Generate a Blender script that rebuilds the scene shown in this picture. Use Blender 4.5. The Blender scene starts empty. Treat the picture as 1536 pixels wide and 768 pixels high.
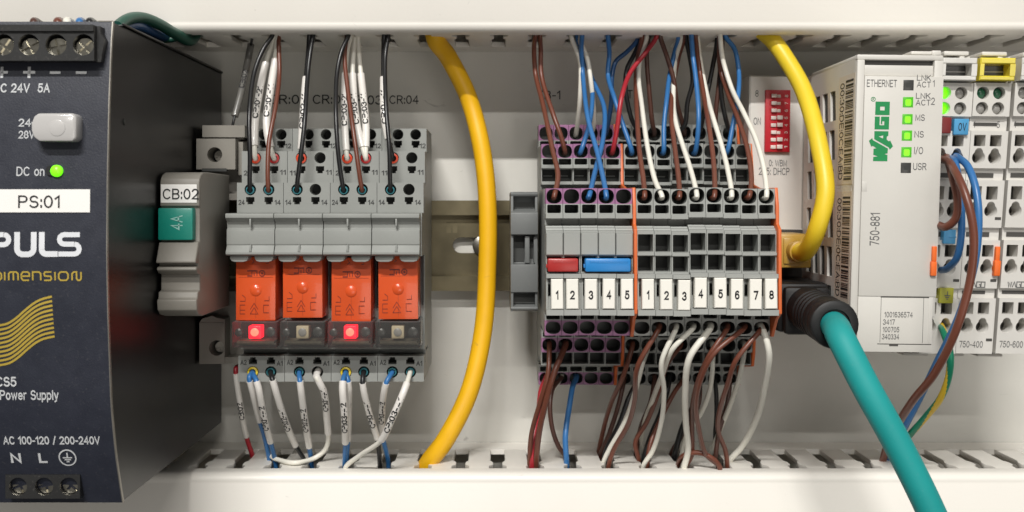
import bpy, bmesh, math, random
from mathutils import Vector
random.seed(7)
SC = bpy.context.scene
COL = SC.collection
S = 0.001                       # everything below is written in millimetres
F, DC, VX, VY = 1770.0, 420.0, 742.0, 305.0   # focal length (px), camera distance (mm), principal point

# ------------------------------------------------------------------ camera
cd = bpy.data.cameras.new('camera'); cam = bpy.data.objects.new('camera', cd); COL.objects.link(cam)
cd.sensor_width = 36; cd.sensor_fit = 'HORIZONTAL'
cd.lens = 36*F/1536
cd.shift_x = (768-VX)/1536
cd.shift_y = -(384-VY)/1536
cd.clip_start = 0.01; cd.clip_end = 50
cam.location = (0, -DC*S, 0); cam.rotation_euler = (math.pi/2, 0, 0)
cd.dof.use_dof = True; cd.dof.focus_distance = 0.345; cd.dof.aperture_fstop = 30
SC.camera = cam
# ------------------------------------------------------------------ light
w = bpy.data.worlds.new('World'); SC.world = w; w.use_nodes = True
bg = w.node_tree.nodes['Background']
bg.inputs[0].default_value = (1.0, 0.98, 0.95, 1); bg.inputs[1].default_value = 0.24
# a room with a bright ceiling and a darker floor
_tc = w.node_tree.nodes.new('ShaderNodeTexCoord'); _sx = w.node_tree.nodes.new('ShaderNodeSeparateXYZ'); _mr = w.node_tree.nodes.new('ShaderNodeMapRange')
w.node_tree.links.new(_tc.outputs['Generated'], _sx.inputs[0]); w.node_tree.links.new(_sx.outputs['Z'], _mr.inputs['Value'])
_mr.inputs['From Min'].default_value = -0.5; _mr.inputs['From Max'].default_value = 0.7; _mr.inputs['To Min'].default_value = 0.10; _mr.inputs['To Max'].default_value = 0.36
w.node_tree.links.new(_mr.outputs[0], bg.inputs[1])
def lamp(name, loc, target, size, sizey, power, color):
    l = bpy.data.lights.new(name, 'AREA'); l.shape = 'RECTANGLE'; l.size = size; l.size_y = sizey
    l.energy = power; l.color = color
    o = bpy.data.objects.new(name, l); COL.objects.link(o); o.location = loc
    o.rotation_euler = (Vector(target)-Vector(loc)).to_track_quat('-Z', 'Y').to_euler()
    return o
key = lamp('ceiling_tube', (-0.28, -1.65, 1.38), (0.03, 0, 0), 0.60, 0.03, 51, (1.0, 0.98, 0.945))
key.rotation_euler = (math.radians(50), 0, 0)          # the tube runs parallel to the ducts
lamp('fill_light', (0.55, -1.8, -0.50), (0, 0, -0.03), 0.9, 0.9, 6.5, (1.0, 0.95, 0.88))  # soft fill added low at the right to lift the lower panel, no known source
tube2 = lamp('far_ceiling_tube', (0.10, -3.0, 1.45), (0, 0, 0), 1.2, 0.04, 30, (1.0, 0.97, 0.92))
tube2.rotation_euler = (math.radians(64), 0, 0)
SC.view_settings.view_transform = 'Standard'; SC.view_settings.look = 'None'
SC.view_settings.exposure = -0.27; SC.view_settings.gamma = 1

# ------------------------------------------------------------------ helpers
def X(px, d): return (px-VX)*(DC-d)/F
def Z(py, d): return (VY-py)*(DC-d)/F
def V(x, z, d): return Vector((x*S, -d*S, z*S))
def lin(c):
    c /= 255.0
    return c/12.92 if c <= 0.04045 else ((c+0.055)/1.055)**2.4
M = {}
def mat(name, rgb, rough=0.5, metal=0.0, var=0.10, scale=60, bump=0.08, bscale=900, coat=0.0, emit=None, estr=0, spec=0.5, dust=0.0, sss=0.0, specks=0.0):
    m = bpy.data.materials.new(name); m.use_nodes = True
    nt = m.node_tree; p = nt.nodes['Principled BSDF']
    c = tuple(lin(v) for v in rgb)
    tc = nt.nodes.new('ShaderNodeTexCoord')
    n1 = nt.nodes.new('ShaderNodeTexNoise'); n1.inputs['Scale'].default_value = scale; n1.inputs['Detail'].default_value = 5
    oi = nt.nodes.new('ShaderNodeObjectInfo'); va = nt.nodes.new('ShaderNodeVectorMath'); va.operation = 'ADD'
    sc_ = nt.nodes.new('ShaderNodeMath'); sc_.operation = 'MULTIPLY'; sc_.inputs[1].default_value = 7.3
    nt.links.new(oi.outputs['Random'], sc_.inputs[0]); nt.links.new(tc.outputs['Object'], va.inputs[0]); nt.links.new(sc_.outputs[0], va.inputs[1])
    nt.links.new(va.outputs[0], n1.inputs['Vector'])
    r = nt.nodes.new('ShaderNodeValToRGB')
    r.color_ramp.elements[0].position = 0.3; r.color_ramp.elements[1].position = 0.7
    r.color_ramp.elements[0].color = (*[v*(1-var) for v in c], 1)
    r.color_ramp.elements[1].color = (*[min(1, v*(1+var*0.6)) for v in c], 1)
    nt.links.new(n1.outputs['Fac'], r.inputs['Fac'])
    base = r.outputs['Color']
    if dust > 0:       # fine settled dust specks
        n3 = nt.nodes.new('ShaderNodeTexNoise'); n3.inputs['Scale'].default_value = 1400; n3.inputs['Detail'].default_value = 3
        nt.links.new(tc.outputs['Object'], n3.inputs['Vector'])
        r3 = nt.nodes.new('ShaderNodeValToRGB'); r3.color_ramp.elements[0].position = 0.60; r3.color_ramp.elements[1].position = 0.78
        r3.color_ramp.elements[1].color = (dust, dust, dust, 1)
        nt.links.new(n3.outputs['Fac'], r3.inputs['Fac'])
        mx = nt.nodes.new('ShaderNodeMixRGB'); mx.inputs[2].default_value = (0.45, 0.42, 0.38, 1)
        nt.links.new(r3.outputs['Color'], mx.inputs[0]); nt.links.new(base, mx.inputs[1])
        base = mx.outputs[0]
    if specks > 0:     # sparse dark scuffs and smudges
        n4 = nt.nodes.new('ShaderNodeTexNoise'); n4.inputs['Scale'].default_value = 260; n4.inputs['Detail'].default_value = 6; n4.inputs['Distortion'].default_value = 1.2
        mp_ = nt.nodes.new('ShaderNodeMapping'); mp_.inputs['Scale'].default_value = (0.45, 1, 1); nt.links.new(tc.outputs['Object'], mp_.inputs[0]); nt.links.new(mp_.outputs[0], n4.inputs['Vector'])
        r4 = nt.nodes.new('ShaderNodeValToRGB'); r4.color_ramp.elements[0].position = 0.70; r4.color_ramp.elements[1].position = 0.80; r4.color_ramp.elements[1].color = (specks, specks, specks, 1)
        nt.links.new(n4.outputs['Fac'], r4.inputs['Fac'])
        m4 = nt.nodes.new('ShaderNodeMixRGB'); m4.inputs[2].default_value = (0.09, 0.08, 0.07, 1); nt.links.new(r4.outputs['Color'], m4.inputs[0]); nt.links.new(base, m4.inputs[1]); base = m4.outputs[0]
    nt.links.new(base, p.inputs['Base Color'])
    rr = nt.nodes.new('ShaderNodeMapRange')
    rr.inputs['To Min'].default_value = max(0.03, rough-0.10); rr.inputs['To Max'].default_value = min(1, rough+0.10)
    nt.links.new(n1.outputs['Fac'], rr.inputs['Value']); nt.links.new(rr.outputs[0], p.inputs['Roughness'])
    p.inputs['Metallic'].default_value = metal
    p.inputs['Specular IOR Level'].default_value = spec
    p.inputs['Coat Weight'].default_value = coat
    if sss: p.inputs['Subsurface Weight'].default_value = sss; p.inputs['Subsurface Scale'].default_value = 0.001
    if bump > 0:
        n2 = nt.nodes.new('ShaderNodeTexNoise'); n2.inputs['Scale'].default_value = bscale; n2.inputs['Detail'].default_value = 2
        nt.links.new(tc.outputs['Object'], n2.inputs['Vector'])
        b = nt.nodes.new('ShaderNodeBump'); b.inputs['Strength'].default_value = bump; b.inputs['Distance'].default_value = 0.0003
        nt.links.new(n2.outputs['Fac'], b.inputs['Height']); nt.links.new(b.outputs[0], p.inputs['Normal'])
    if emit:
        p.inputs['Emission Color'].default_value = (*[lin(v) for v in emit], 1); p.inputs['Emission Strength'].default_value = estr
    M[name] = m
    return m
def clear(name, tint, gloss=0.06, rough=0.12):
    m = bpy.data.materials.new(name); m.use_nodes = True; nt = m.node_tree; nt.nodes.clear()
    out = nt.nodes.new('ShaderNodeOutputMaterial'); t = nt.nodes.new('ShaderNodeBsdfTransparent'); g = nt.nodes.new('ShaderNodeBsdfPrincipled')
    t.inputs[0].default_value = (*tint, 1); g.inputs['Base Color'].default_value = (*[v*0.5 for v in tint], 1); g.inputs['Roughness'].default_value = rough
    mx = nt.nodes.new('ShaderNodeMixShader'); fr = nt.nodes.new('ShaderNodeFresnel'); fr.inputs[0].default_value = 1.5
    ad = nt.nodes.new('ShaderNodeMath'); ad.inputs[1].default_value = gloss
    nt.links.new(fr.outputs[0], ad.inputs[0]); nt.links.new(ad.outputs[0], mx.inputs[0])
    nt.links.new(t.outputs[0], mx.inputs[1]); nt.links.new(g.outputs[0], mx.inputs[2]); nt.links.new(mx.outputs[0], out.inputs[0])
    M[name] = m
mat('panel_paint', (208, 206, 199), 0.45, specks=0.5, var=0.08, scale=22, bump=0.10, bscale=500, dust=0.12)
mat('duct_pvc', (232, 228, 220), 0.42, specks=0.35, var=0.03, scale=20, bump=0.05, dust=0.06)
mat('duct_inside', (92, 88, 82), 0.6)
mat('rail_zinc', (112, 104, 82), 0.44, metal=0.7, var=0.35, scale=70, bump=0.10, bscale=300)
mat('steel', (160, 156, 148), 0.36, metal=1.0, var=0.15, scale=200)
mat('brass_screw', (198, 193, 178), 0.18, metal=1.0, var=0.3, scale=300)
mat('ps_front', (38, 41, 52), 0.46, var=0.10, scale=260, bump=0.14, bscale=2200, dust=0.05)
mat('ps_side', (12, 12, 14), 0.32, var=0.05, spec=0.24, scale=9, bump=0.0, bscale=1200)
mat('ps_edge', (150, 146, 138), 0.4, metal=0.7, var=0.2)
mat('black_plastic', (34, 34, 34), 0.42, var=0.15, dust=0.08)
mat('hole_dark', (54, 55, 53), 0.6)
mat('block_grey', (152, 154, 150), 0.48, var=0.06, dust=0.07)
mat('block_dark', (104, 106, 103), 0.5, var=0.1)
mat('block_purple', (150, 100, 138), 0.48, var=0.07)
mat('socket_grey', (143, 145, 141), 0.46, var=0.06, dust=0.06)
mat('clamp_grey', (112, 114, 113), 0.46, var=0.08, dust=0.08)
mat('breaker_grey', (128, 124, 116), 0.50, var=0.06, dust=0.06)
mat('light_grey', (207, 204, 197), 0.45, specks=0.15, var=0.04, dust=0.05)
mat('module_grey', (214, 211, 205), 0.47, var=0.05, dust=0.08)
mat('module_dark', (70, 68, 65), 0.55)
mat('ink_black', (28, 28, 30), 0.6, bump=0)
mat('ink_grey', (98, 98, 98), 0.6, bump=0)
mat('ink_white', (196, 198, 200), 0.5, bump=0)
mat('ink_faint', (120, 38, 20), 0.4, bump=0)
mat('ink_teal', (150, 200, 190), 0.5, bump=0)
mat('logo_white', (214, 216, 220), 0.45, bump=0)
mat('logo_yellow', (176, 152, 62), 0.45, bump=0)
mat('logo_green', (16, 138, 76), 0.5, bump=0)
mat('sticker_white', (236, 234, 230), 0.42, var=0.02, bump=0.02)
mat('paper_tan', (216, 206, 192), 0.5, var=0.04)
mat('tag_white', (234, 231, 222), 0.45, var=0.03)
mat('teal_button', (10, 128, 112), 0.38, var=0.08, dust=0.05)
mat('relay_orange', (230, 92, 44), 0.24, var=0.08, scale=90, bump=0.03, coat=0.3, dust=0.05)
mat('plate_orange', (212, 102, 48), 0.45, var=0.06)
mat('jumper_red', (170, 46, 44), 0.35, var=0.06, bump=0.03)
mat('jumper_blue', (38, 126, 194), 0.35, var=0.06, bump=0.03)
mat('wire_black', (30, 30, 31), 0.34, bump=0.03)
mat('wire_brown', (108, 61, 46), 0.36, var=0.08, bump=0.03)
mat('wire_dark_brown', (80, 50, 41), 0.38, var=0.08, bump=0.03)
mat('wire_blue', (52, 110, 168), 0.36, var=0.08, bump=0.03)
mat('wire_dark_blue', (32, 74, 120), 0.38, var=0.08, bump=0.03)
mat('wire_white', (226, 223, 212), 0.38, var=0.04, bump=0.03)
mat('wire_grey', (150, 150, 146), 0.4, var=0.05, bump=0.03)
mat('wire_red', (164, 40, 50), 0.36, var=0.08, bump=0.03)
mat('wire_green', (30, 80, 66), 0.38, var=0.12)
mat('wire_earth_green', (22, 128, 96), 0.4, var=0.1)
mat('wire_yellow', (228, 190, 40), 0.4, var=0.05)
mat('cable_yellow', (236, 180, 14), 0.46, specks=0.4, var=0.12, scale=55, bump=0.08, bscale=300, dust=0.04)
mat('cable_lemon', (230, 200, 44), 0.44, var=0.05, scale=40, bump=0.08, bscale=300)
mat('plug_yellow', (182, 146, 62), 0.35, var=0.06)
mat('cable_teal', (20, 148, 146), 0.60, var=0.08, scale=40, bump=0.12, bscale=500, dust=0.04)
mat('rubber_black', (15, 15, 16), 0.55, var=0.12, dust=0.03)
mat('sleeve_white', (226, 222, 216), 0.30, var=0.03, bump=0.03, coat=0.2)
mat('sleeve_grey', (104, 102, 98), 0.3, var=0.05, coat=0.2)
mat('collar_orange', (214, 72, 40), 0.4); mat('collar_red', (170, 40, 40), 0.4)
mat('collar_yellow', (226, 200, 50), 0.4); mat('collar_cyan', (62, 128, 138), 0.4)
mat('flap_clear', (186, 184, 182), 0.22, var=0.05, coat=0.4)
mat('dip_red', (190, 30, 44), 0.42, var=0.06); mat('dip_white', (228, 214, 208), 0.4)
mat('clip_red', (120, 40, 40), 0.4); mat('clip_blue', (78, 156, 204), 0.4); mat('clip_olive', (168, 166, 52), 0.4)
mat('tab_orange', (238, 110, 40), 0.4)
mat('lens_green_dark', (24, 92, 62), 0.25, coat=0.5)
mat('led_off', (206, 192, 160), 0.4)
mat('lens_grey', (150, 148, 144), 0.3)
mat('led_window_dark', (62, 62, 60), 0.3)
mat('led_green', (120, 220, 40), 0.3, emit=(110, 255, 10), estr=1.3)
mat('led_green_rim', (70, 150, 40), 0.3, emit=(120, 255, 20), estr=0.25)
mat('led_red', (255, 90, 70), 0.3, emit=(255, 105, 85), estr=3.2)
mat('led_red_rim', (240, 30, 50), 0.3, emit=(255, 16, 44), estr=2.4)
mat('circuit_board', (128, 120, 100), 0.5, var=0.3, scale=900)
clear('clear_plastic', (0.80, 0.79, 0.77), 0.05, 0.18)
mat('clear_yellow', (224, 206, 62), 0.18, var=0.12, scale=150, coat=0.5)
mat('clear_white', (212, 210, 204), 0.16, var=0.10, scale=150, coat=0.5)

mat('relay_coil', (70, 30, 22), 0.5, var=0.3, scale=400); mat('relay_contact', (150, 120, 90), 0.35, metal=0.6)
M['relay_orange'].node_tree.nodes['Principled BSDF'].inputs['Alpha'].default_value = 0.80
class MB:
    """collects faces in (x, z, d) millimetres, d = distance from the back panel towards the camera"""
    def __init__(s): s.v = []; s.f = []; s.m = []
    def add(s, vs, fs, mi=0):
        b = len(s.v); s.v += [tuple(p) for p in vs]
        for f in fs: s.f.append([b+i for i in f]); s.m.append(mi)
        return s
    def box(s, x0, x1, z0, z1, d0, d1, mi=0, ch=0.0):
        if x0 > x1: x0, x1 = x1, x0
        if z0 > z1: z0, z1 = z1, z0
        if ch <= 0:
            vs = [(x, z, d) for d in (d0, d1) for z in (z0, z1) for x in (x0, x1)]
            return s.add(vs, [(0,1,3,2), (4,6,7,5), (0,4,5,1), (2,3,7,6), (0,2,6,4), (1,5,7,3)], mi)
        c = ch                                   # front edges chamfered
        a = [(x0,z0,d0),(x1,z0,d0),(x1,z1,d0),(x0,z1,d0)]
        b = [(x0,z0,d1-c),(x1,z0,d1-c),(x1,z1,d1-c),(x0,z1,d1-c)]
        t = [(x0+c,z0+c,d1),(x1-c,z0+c,d1),(x1-c,z1-c,d1),(x0+c,z1-c,d1)]
        fs = [(3,2,1,0), (8,9,10,11)]
        for i in range(4):
            j = (i+1) % 4; fs += [(i,j,4+j,4+i), (4+i,4+j,8+j,8+i)]
        return s.add(a+b+t, fs, mi)
    def prism(s, pts, a0, a1, axis='x', mi=0):
        """closed outline extruded: axis x -> pts are (z,d); axis d -> pts are (x,z); axis z -> pts are (x,d)"""
        n = len(pts)
        def P(p, a): return (a, p[0], p[1]) if axis == 'x' else ((p[0], p[1], a) if axis == 'd' else (p[0], a, p[1]))
        vs = [P(p, a0) for p in pts] + [P(p, a1) for p in pts]
        fs = [tuple(range(n-1, -1, -1)), tuple(range(n, 2*n))]
        for i in range(n):
            j = (i+1) % n; fs.append((i, j, n+j, n+i))
        return s.add(vs, fs, mi)
    def cell(s, mp, u0, u1, v0, v1, out, w1, w0, mi=0, fi=1, walls=True, lip=None, wi=None):
        """a rectangular face at w1 with an opening of outline out; inner and outer walls run back to w0, floor fi"""
        cu = sum(p[0] for p in out)/len(out); cv = sum(p[1] for p in out)/len(out)
        n = len(out); rp = []; side = []
        for (u, v) in out:
            du, dv = u-cu, v-cv; t = 1e9; sd = 0
            if du > 1e-9 and (u1-cu)/du < t: t = (u1-cu)/du; sd = 0
            if dv > 1e-9 and (v1-cv)/dv < t: t = (v1-cv)/dv; sd = 1
            if du < -1e-9 and (u0-cu)/du < t: t = (u0-cu)/du; sd = 2
            if dv < -1e-9 and (v0-cv)/dv < t: t = (v0-cv)/dv; sd = 3
            rp.append((cu+du*t, cv+dv*t)); side.append(sd)
        corner = {0: (u1, v1), 1: (u0, v1), 2: (u0, v0), 3: (u1, v0)}
        for i in range(n):
            j = (i+1) % n
            ring = [mp(*out[i], w1)] + [mp(*rp[i], w1)]
            k = side[i]
            while k != side[j]:
                ring.append(mp(*corner[k], w1)); k = (k+1) % 4
            ring += [mp(*rp[j], w1), mp(*out[j], w1)]
            s.add(ring, [tuple(range(len(ring)))], mi)
        if lip:
            inn = [(cu+(u-cu)*lip[0], cv+(v-cv)*lip[0]) for u, v in out]; wl = w1-lip[1]
            vs = [mp(*p, w1) for p in out]+[mp(*p, wl) for p in inn]
            s.add(vs, [(i, (i+1) % n, n+(i+1) % n, n+i) for i in range(n)], mi)
        else: inn, wl = out, w1
        vs = [mp(*p, wl) for p in inn]+[mp(*p, w0) for p in inn]
        s.add(vs, [(i, (i+1) % n, n+(i+1) % n, n+i) for i in range(n)], mi if wi is None else wi)
        s.add([mp(*p, w0) for p in inn], [tuple(range(n))], fi)
        if walls:
            c = [(u0,v0),(u1,v0),(u1,v1),(u0,v1)]
            vs = [mp(*p, w1) for p in c]+[mp(*p, w0) for p in c]
            s.add(vs, [(i, 4+i, 4+(i+1) % 4, (i+1) % 4) for i in range(4)], mi)
        return s
    def disc(s, x, z, d0, d1, r, n=16, mi=0, dome=0.0):
        a = [(x+r*math.cos(2*math.pi*i/n), z+r*math.sin(2*math.pi*i/n)) for i in range(n)]
        s.prism(a, d0, d1, 'd', mi)
        if dome:
            vs = [(p[0], p[1], d1) for p in a]+[(x+(p[0]-x)*.7, z+(p[1]-z)*.7, d1+dome*.6) for p in a]+[(x, z, d1+dome)]
            fs = [(i, (i+1) % n, n+(i+1) % n, n+i) for i in range(n)]+[(n+i, n+(i+1) % n, 2*n) for i in range(n)]
            s.add(vs, fs, mi)
        return s
    def screw(s, x, z, d, r, ang=0.3, mi=0):
        """pan head with a raised rim of four quarters round a cross recess"""
        s.disc(x, z, d-1.5, d, r, 18, mi)
        g = r*0.16
        for q in range(4):
            a0 = ang+q*math.pi/2
            pts = [(g, g)]
            for i in range(6):
                t = 0.16+(math.pi/2-0.32)*i/5
                pts.append((r*0.95*math.cos(t), r*0.95*math.sin(t)))
            pts = [(x+u*math.cos(a0)-v*math.sin(a0), z+u*math.sin(a0)+v*math.cos(a0)) for u, v in pts]
            s.prism(pts, d-0.1, d+r*0.28, 'd', mi)
        return s
    def tube(s, path, r, n=10, mi=0, cap=True):
        T = []
        m = len(path); P = [Vector(p) for p in path]
        for i in range(m): T.append((P[min(i+1, m-1)]-P[max(i-1, 0)]).normalized())
        up = Vector((0, 0, 1)) if abs(T[0].z) < 0.9 else Vector((1, 0, 0))
        nrm = (up-T[0]*up.dot(T[0])).normalized(); rings = []
        for i in range(m):
            nrm = (nrm-T[i]*nrm.dot(T[i])).normalized(); b = T[i].cross(nrm)
            rr = r(i/(m-1)) if callable(r) else r
            rings += [P[i]+(nrm*math.cos(2*math.pi*k/n)+b*math.sin(2*math.pi*k/n))*rr for k in range(n)]
        fs = [(i*n+k, i*n+(k+1) % n, (i+1)*n+(k+1) % n, (i+1)*n+k) for i in range(m-1) for k in range(n)]
        if cap: fs += [tuple(range(n-1, -1, -1)), tuple(range((m-1)*n, m*n))]
        return s.add(rings, fs, mi)
    def mesh(s, name, mats, org, bevel=0.0, smooth=40, fix=True):
        me = bpy.data.meshes.new(name)
        o = V(*org)
        me.from_pydata([V(*p)-o for p in s.v], [], s.f)
        for mm in (mats if isinstance(mats, (list, tuple)) else [mats]): me.materials.append(M[mm])
        me.polygons.foreach_set('material_index', s.m)
        bm = bmesh.new(); bm.from_mesh(me)
        if fix: bmesh.ops.recalc_face_normals(bm, faces=bm.faces)
        if bevel:
            es = [e for e in bm.edges if len(e.link_faces) == 2 and e.calc_face_angle(0) > math.radians(35)]
            bmesh.ops.bevel(bm, geom=es, offset=bevel*S, offset_type='OFFSET', segments=2, profile=0.5, affect='EDGES', clamp_overlap=True)
        bm.to_mesh(me); bm.free()
        me.polygons.foreach_set('use_smooth', [True]*len(me.polygons))
        me.set_sharp_from_angle(angle=math.radians(smooth))
        me.update()
        return me

def props(o, label=None, cat=None, group=None, kind=None):
    if label: o['label'] = label
    if cat: o['category'] = cat
    if group: o['group'] = group
    if kind: o['kind'] = kind
    return o
class Thing:
    def __init__(s, name, label, cat, org, group=None, kind=None):
        s.org = org
        s.root = bpy.data.objects.new(name, None); COL.objects.link(s.root)
        s.root.empty_display_size = 0.005; s.root.location = V(*org)
        props(s.root, label, cat, group, kind)
    def part(s, name, mb, mats, parent=None, bevel=0.0, smooth=40, label=None, kind=None, fix=True):
        o = bpy.data.objects.new(name, mb.mesh(name, mats, s.org, bevel, smooth, fix)); COL.objects.link(o)
        o.parent = parent or s.root
        props(o, label, None, None, kind)
        return o
def single(name, mb, mats, label, cat, group=None, kind=None, bevel=0.0, smooth=40, org=None):
    if org is None:
        xs = [p[0] for p in mb.v]; zs = [p[1] for p in mb.v]; ds = [p[2] for p in mb.v]
        org = ((min(xs)+max(xs))/2, min(zs), min(ds))
    o = bpy.data.objects.new(name, mb.mesh(name, mats, org, bevel, smooth)); COL.objects.link(o); o.location = V(*org)
    return props(o, label, cat, group, kind)
def dup(root, dx, dz=0, dd=0, label=None):
    def cp(o, p):
        c = o.copy(); COL.objects.link(c)
        if p: c.parent = p
        for ch in o.children: cp(ch, c)
        return c
    r = cp(root, None); r.location = root.location+V(dx, dz, dd)
    if label: r['label'] = label
    return r
def front(u, v, w): return (u, v, w)
def oval(cx, cz, rx, rz, n=18, p=2.0):
    o = []
    for i in range(n):
        t = 2*math.pi*(i+0.5)/n; c, s_ = math.cos(t), math.sin(t)
        o.append((cx+rx*math.copysign(abs(c)**(2/p), c), cz+rz*math.copysign(abs(s_)**(2/p), s_)))
    return o
def rect(x0, x1, z0, z1, c=0.2):
    return [(x1-c, z1), (x0+c, z1), (x0, z1-c), (x0, z0+c), (x0+c, z0), (x1-c, z0), (x1, z0+c), (x1, z1-c)]
def rrect(x0, x1, z0, z1, r, n=4):
    o = []
    for (cx, cz, a) in ((x1-r, z1-r, 0), (x0+r, z1-r, 90), (x0+r, z0+r, 180), (x1-r, z0+r, 270)):
        for i in range(n+1):
            t = math.radians(a+90*i/n); o.append((cx+r*math.cos(t), cz+r*math.sin(t)))
    return o

# ---- lettering: flat print, fitted into a frame given by mp(u, v) with u, v in 0..1
# each letter is drawn as pen strokes on a box of cap height 1; 'c' strokes are rounded
def _g(w, *st): return (w, st)
_A = lambda cx, cy, rx, ry, a0, a1, n=7: [(cx+rx*math.cos(math.radians(a0+(a1-a0)*i/n)), cy+ry*math.sin(math.radians(a0+(a1-a0)*i/n))) for i in range(n+1)]
GL = {
 '0': _g(.56, _A(.28, .5, .28, .5, 90, 450, 16)), '1': _g(.30, [(0, .76), (.26, 1), (.26, 0)]),
 '2': _g(.56, _A(.28, .72, .27, .28, 165, -25, 9)+[(.40, .42), (.0, .0), (.56, 0)]),
 '3': _g(.56, _A(.27, .75, .24, .25, 160, -80, 9)+_A(.27, .27, .28, .27, 75, -165, 10)),
 '4': _g(.60, [(.44, 0), (.44, 1), (0, .3), (.6, .3)]), '5': _g(.56, [(.50, 1), (.10, 1), (.05, .52)]+_A(.26, .33, .29, .33, 115, -160, 10)),
 '6': _g(.56, [(.48, .90)]+_A(.30, .62, .29, .38, 60, 180, 6)+_A(.28, .31, .27, .31, 180, 540, 16)), '7': _g(.54, [(0, 1), (.54, 1), (.2, 0)]),
 '8': _g(.56, _A(.28, .75, .24, .25, 270, 630, 14), _A(.28, .26, .28, .26, 90, 450, 14)), '9': _g(.56, _A(.28, .69, .27, .31, 0, 360, 16)+_A(.26, .38, .29, .38, 0, -120, 6)),
 'A': _g(.68, [(0, 0), (.34, 1), (.68, 0)], [(.12, .34), (.56, .34)]),
 'B': _g(.60, [(0, 0), (0, 1), (.34, 1)]+_A(.34, .76, .22, .24, 90, -90, 7)+[(0, .52)], [(.34, .52)]+_A(.34, .26, .26, .26, 90, -90, 7)+[(0, 0)]),
 'C': _g(.68, _A(.36, .5, .36, .5, 45, 315, 14)), 'D': _g(.66, [(0, 0), (0, 1), (.26, 1)]+_A(.26, .5, .40, .5, 90, -90, 10)+[(0, 0)]),
 'E': _g(.54, [(.54, 1), (0, 1), (0, 0), (.54, 0)], [(0, .52), (.48, .52)]), 'F': _g(.52, [(.52, 1), (0, 1), (0, 0)], [(0, .5), (.46, .5)]),
 'G': _g(.72, _A(.37, .5, .37, .5, 48, 350, 14)+[(.72, .46), (.42, .46)]), 'H': _g(.62, [(0, 0), (0, 1)], [(.62, 0), (.62, 1)], [(0, .52), (.62, .52)]),
 'I': _g(.02, [(.01, 0), (.01, 1)]), 'K': _g(.60, [(0, 0), (0, 1)], [(.58, 1), (0, .4)], [(.2, .6), (.6, 0)]), 'L': _g(.50, [(0, 1), (0, 0), (.5, 0)]),
 'M': _g(.74, [(0, 0), (0, 1), (.37, .1), (.74, 1), (.74, 0)]), 'N': _g(.62, [(0, 0), (0, 1), (.62, 0), (.62, 1)]), 'O': _g(.74, _A(.37, .5, .37, .5, 90, 450, 18)),
 'P': _g(.58, [(0, 0), (0, 1), (.34, 1)]+_A(.34, .74, .24, .26, 90, -90, 7)+[(0, .48)]), 'R': _g(.62, [(0, 0), (0, 1), (.34, 1)]+_A(.34, .75, .24, .25, 90, -90, 7)+[(0, .5)], [(.32, .5), (.62, 0)]),
 'S': _g(.58, _A(.29, .74, .26, .26, 25, 250, 9)+_A(.29, .26, .29, .26, 70, -155, 9)), 'T': _g(.58, [(0, 1), (.58, 1)], [(.29, 1), (.29, 0)]),
 'U': _g(.62, [(0, 1), (0, .3)]+_A(.31, .3, .31, .3, 180, 360, 9)+[(.62, 1)]), 'V': _g(.66, [(0, 1), (.33, 0), (.66, 1)]), 'W': _g(.92, [(0, 1), (.23, 0), (.46, .95), (.69, 0), (.92, 1)]),
 'e': _g(.50, [(.01, .37), (.50, .37)]+_A(.25, .36, .25, .36, 5, 320, 12)), 'l': _g(.02, [(.01, 0), (.01, 1)]), 'n': _g(.44, [(0, 0), (0, .72)], [(0, .45)]+_A(.22, .46, .22, .26, 170, 0, 7)+[(.44, 0)]),
 'o': _g(.50, _A(.25, .36, .25, .36, 90, 450, 14)), 'p': _g(.48, [(0, -.28), (0, .72)], _A(.24, .36, .24, .36, 180, -180, 14)), 'r': _g(.28, [(0, 0), (0, .72)], [(0, .42)]+_A(.24, .46, .24, .26, 170, 80, 4)),
 'u': _g(.44, [(0, .72), (0, .24)]+_A(.22, .25, .22, .25, 180, 350, 7), [(.44, .72), (.44, 0)]), 'w': _g(.70, [(0, .72), (.18, 0), (.35, .68), (.52, 0), (.70, .72)]), 'y': _g(.48, [(0, .72), (.25, .02)], [(.48, .72), (.2, -.2), (.05, -.28)]),
 ':': _g(.02, [(.01, .02), (.01, .14)], [(.01, .56), (.01, .68)]), '-': _g(.30, [(0, .40), (.30, .40)]), '/': _g(.36, [(0, -.05), (.36, 1.05)]), ' ': _g(.22), '.': _g(.02, [(.01, 0), (.01, .1)]),
}
def write(mb, body, mp, bold=0.0, mi=0, wt=None, gap=0.24):
    """fit the text into mp's unit square; wt is the pen width as a share of the cap height"""
    wt = wt or 0.125+bold*3.5
    w_ = sum(GL[c][0] for c in body)+(gap)*(len(body)-1)+wt
    k = 0; x = wt/2
    for c in body:
        for st_ in GL[c][1]:
            closed = len(st_) > 8 and abs(st_[0][0]-st_[-1][0]) < 1e-6 and abs(st_[0][1]-st_[-1][1]) < 1e-6
            pts = [(x+p[0], wt/2+p[1]*(1-wt)) for p in (st_[:-1] if closed else st_)]
            if not closed and len(pts) > 1:       # square pen ends
                (ax, ay), (bx_, by) = pts[0], pts[1]; l = math.hypot(ax-bx_, ay-by) or 1; pts[0] = (ax+(ax-bx_)/l*wt*.45, ay+(ay-by)/l*wt*.45)
                (ax, ay), (bx_, by) = pts[-1], pts[-2]; l = math.hypot(ax-bx_, ay-by) or 1; pts[-1] = (ax+(ax-bx_)/l*wt*.45, ay+(ay-by)/l*wt*.45)
            stroke(mb, pts, wt, lambda u, v: mp(u/w_, v), mi, closed)
        x += GL[c][0]+gap
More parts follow.
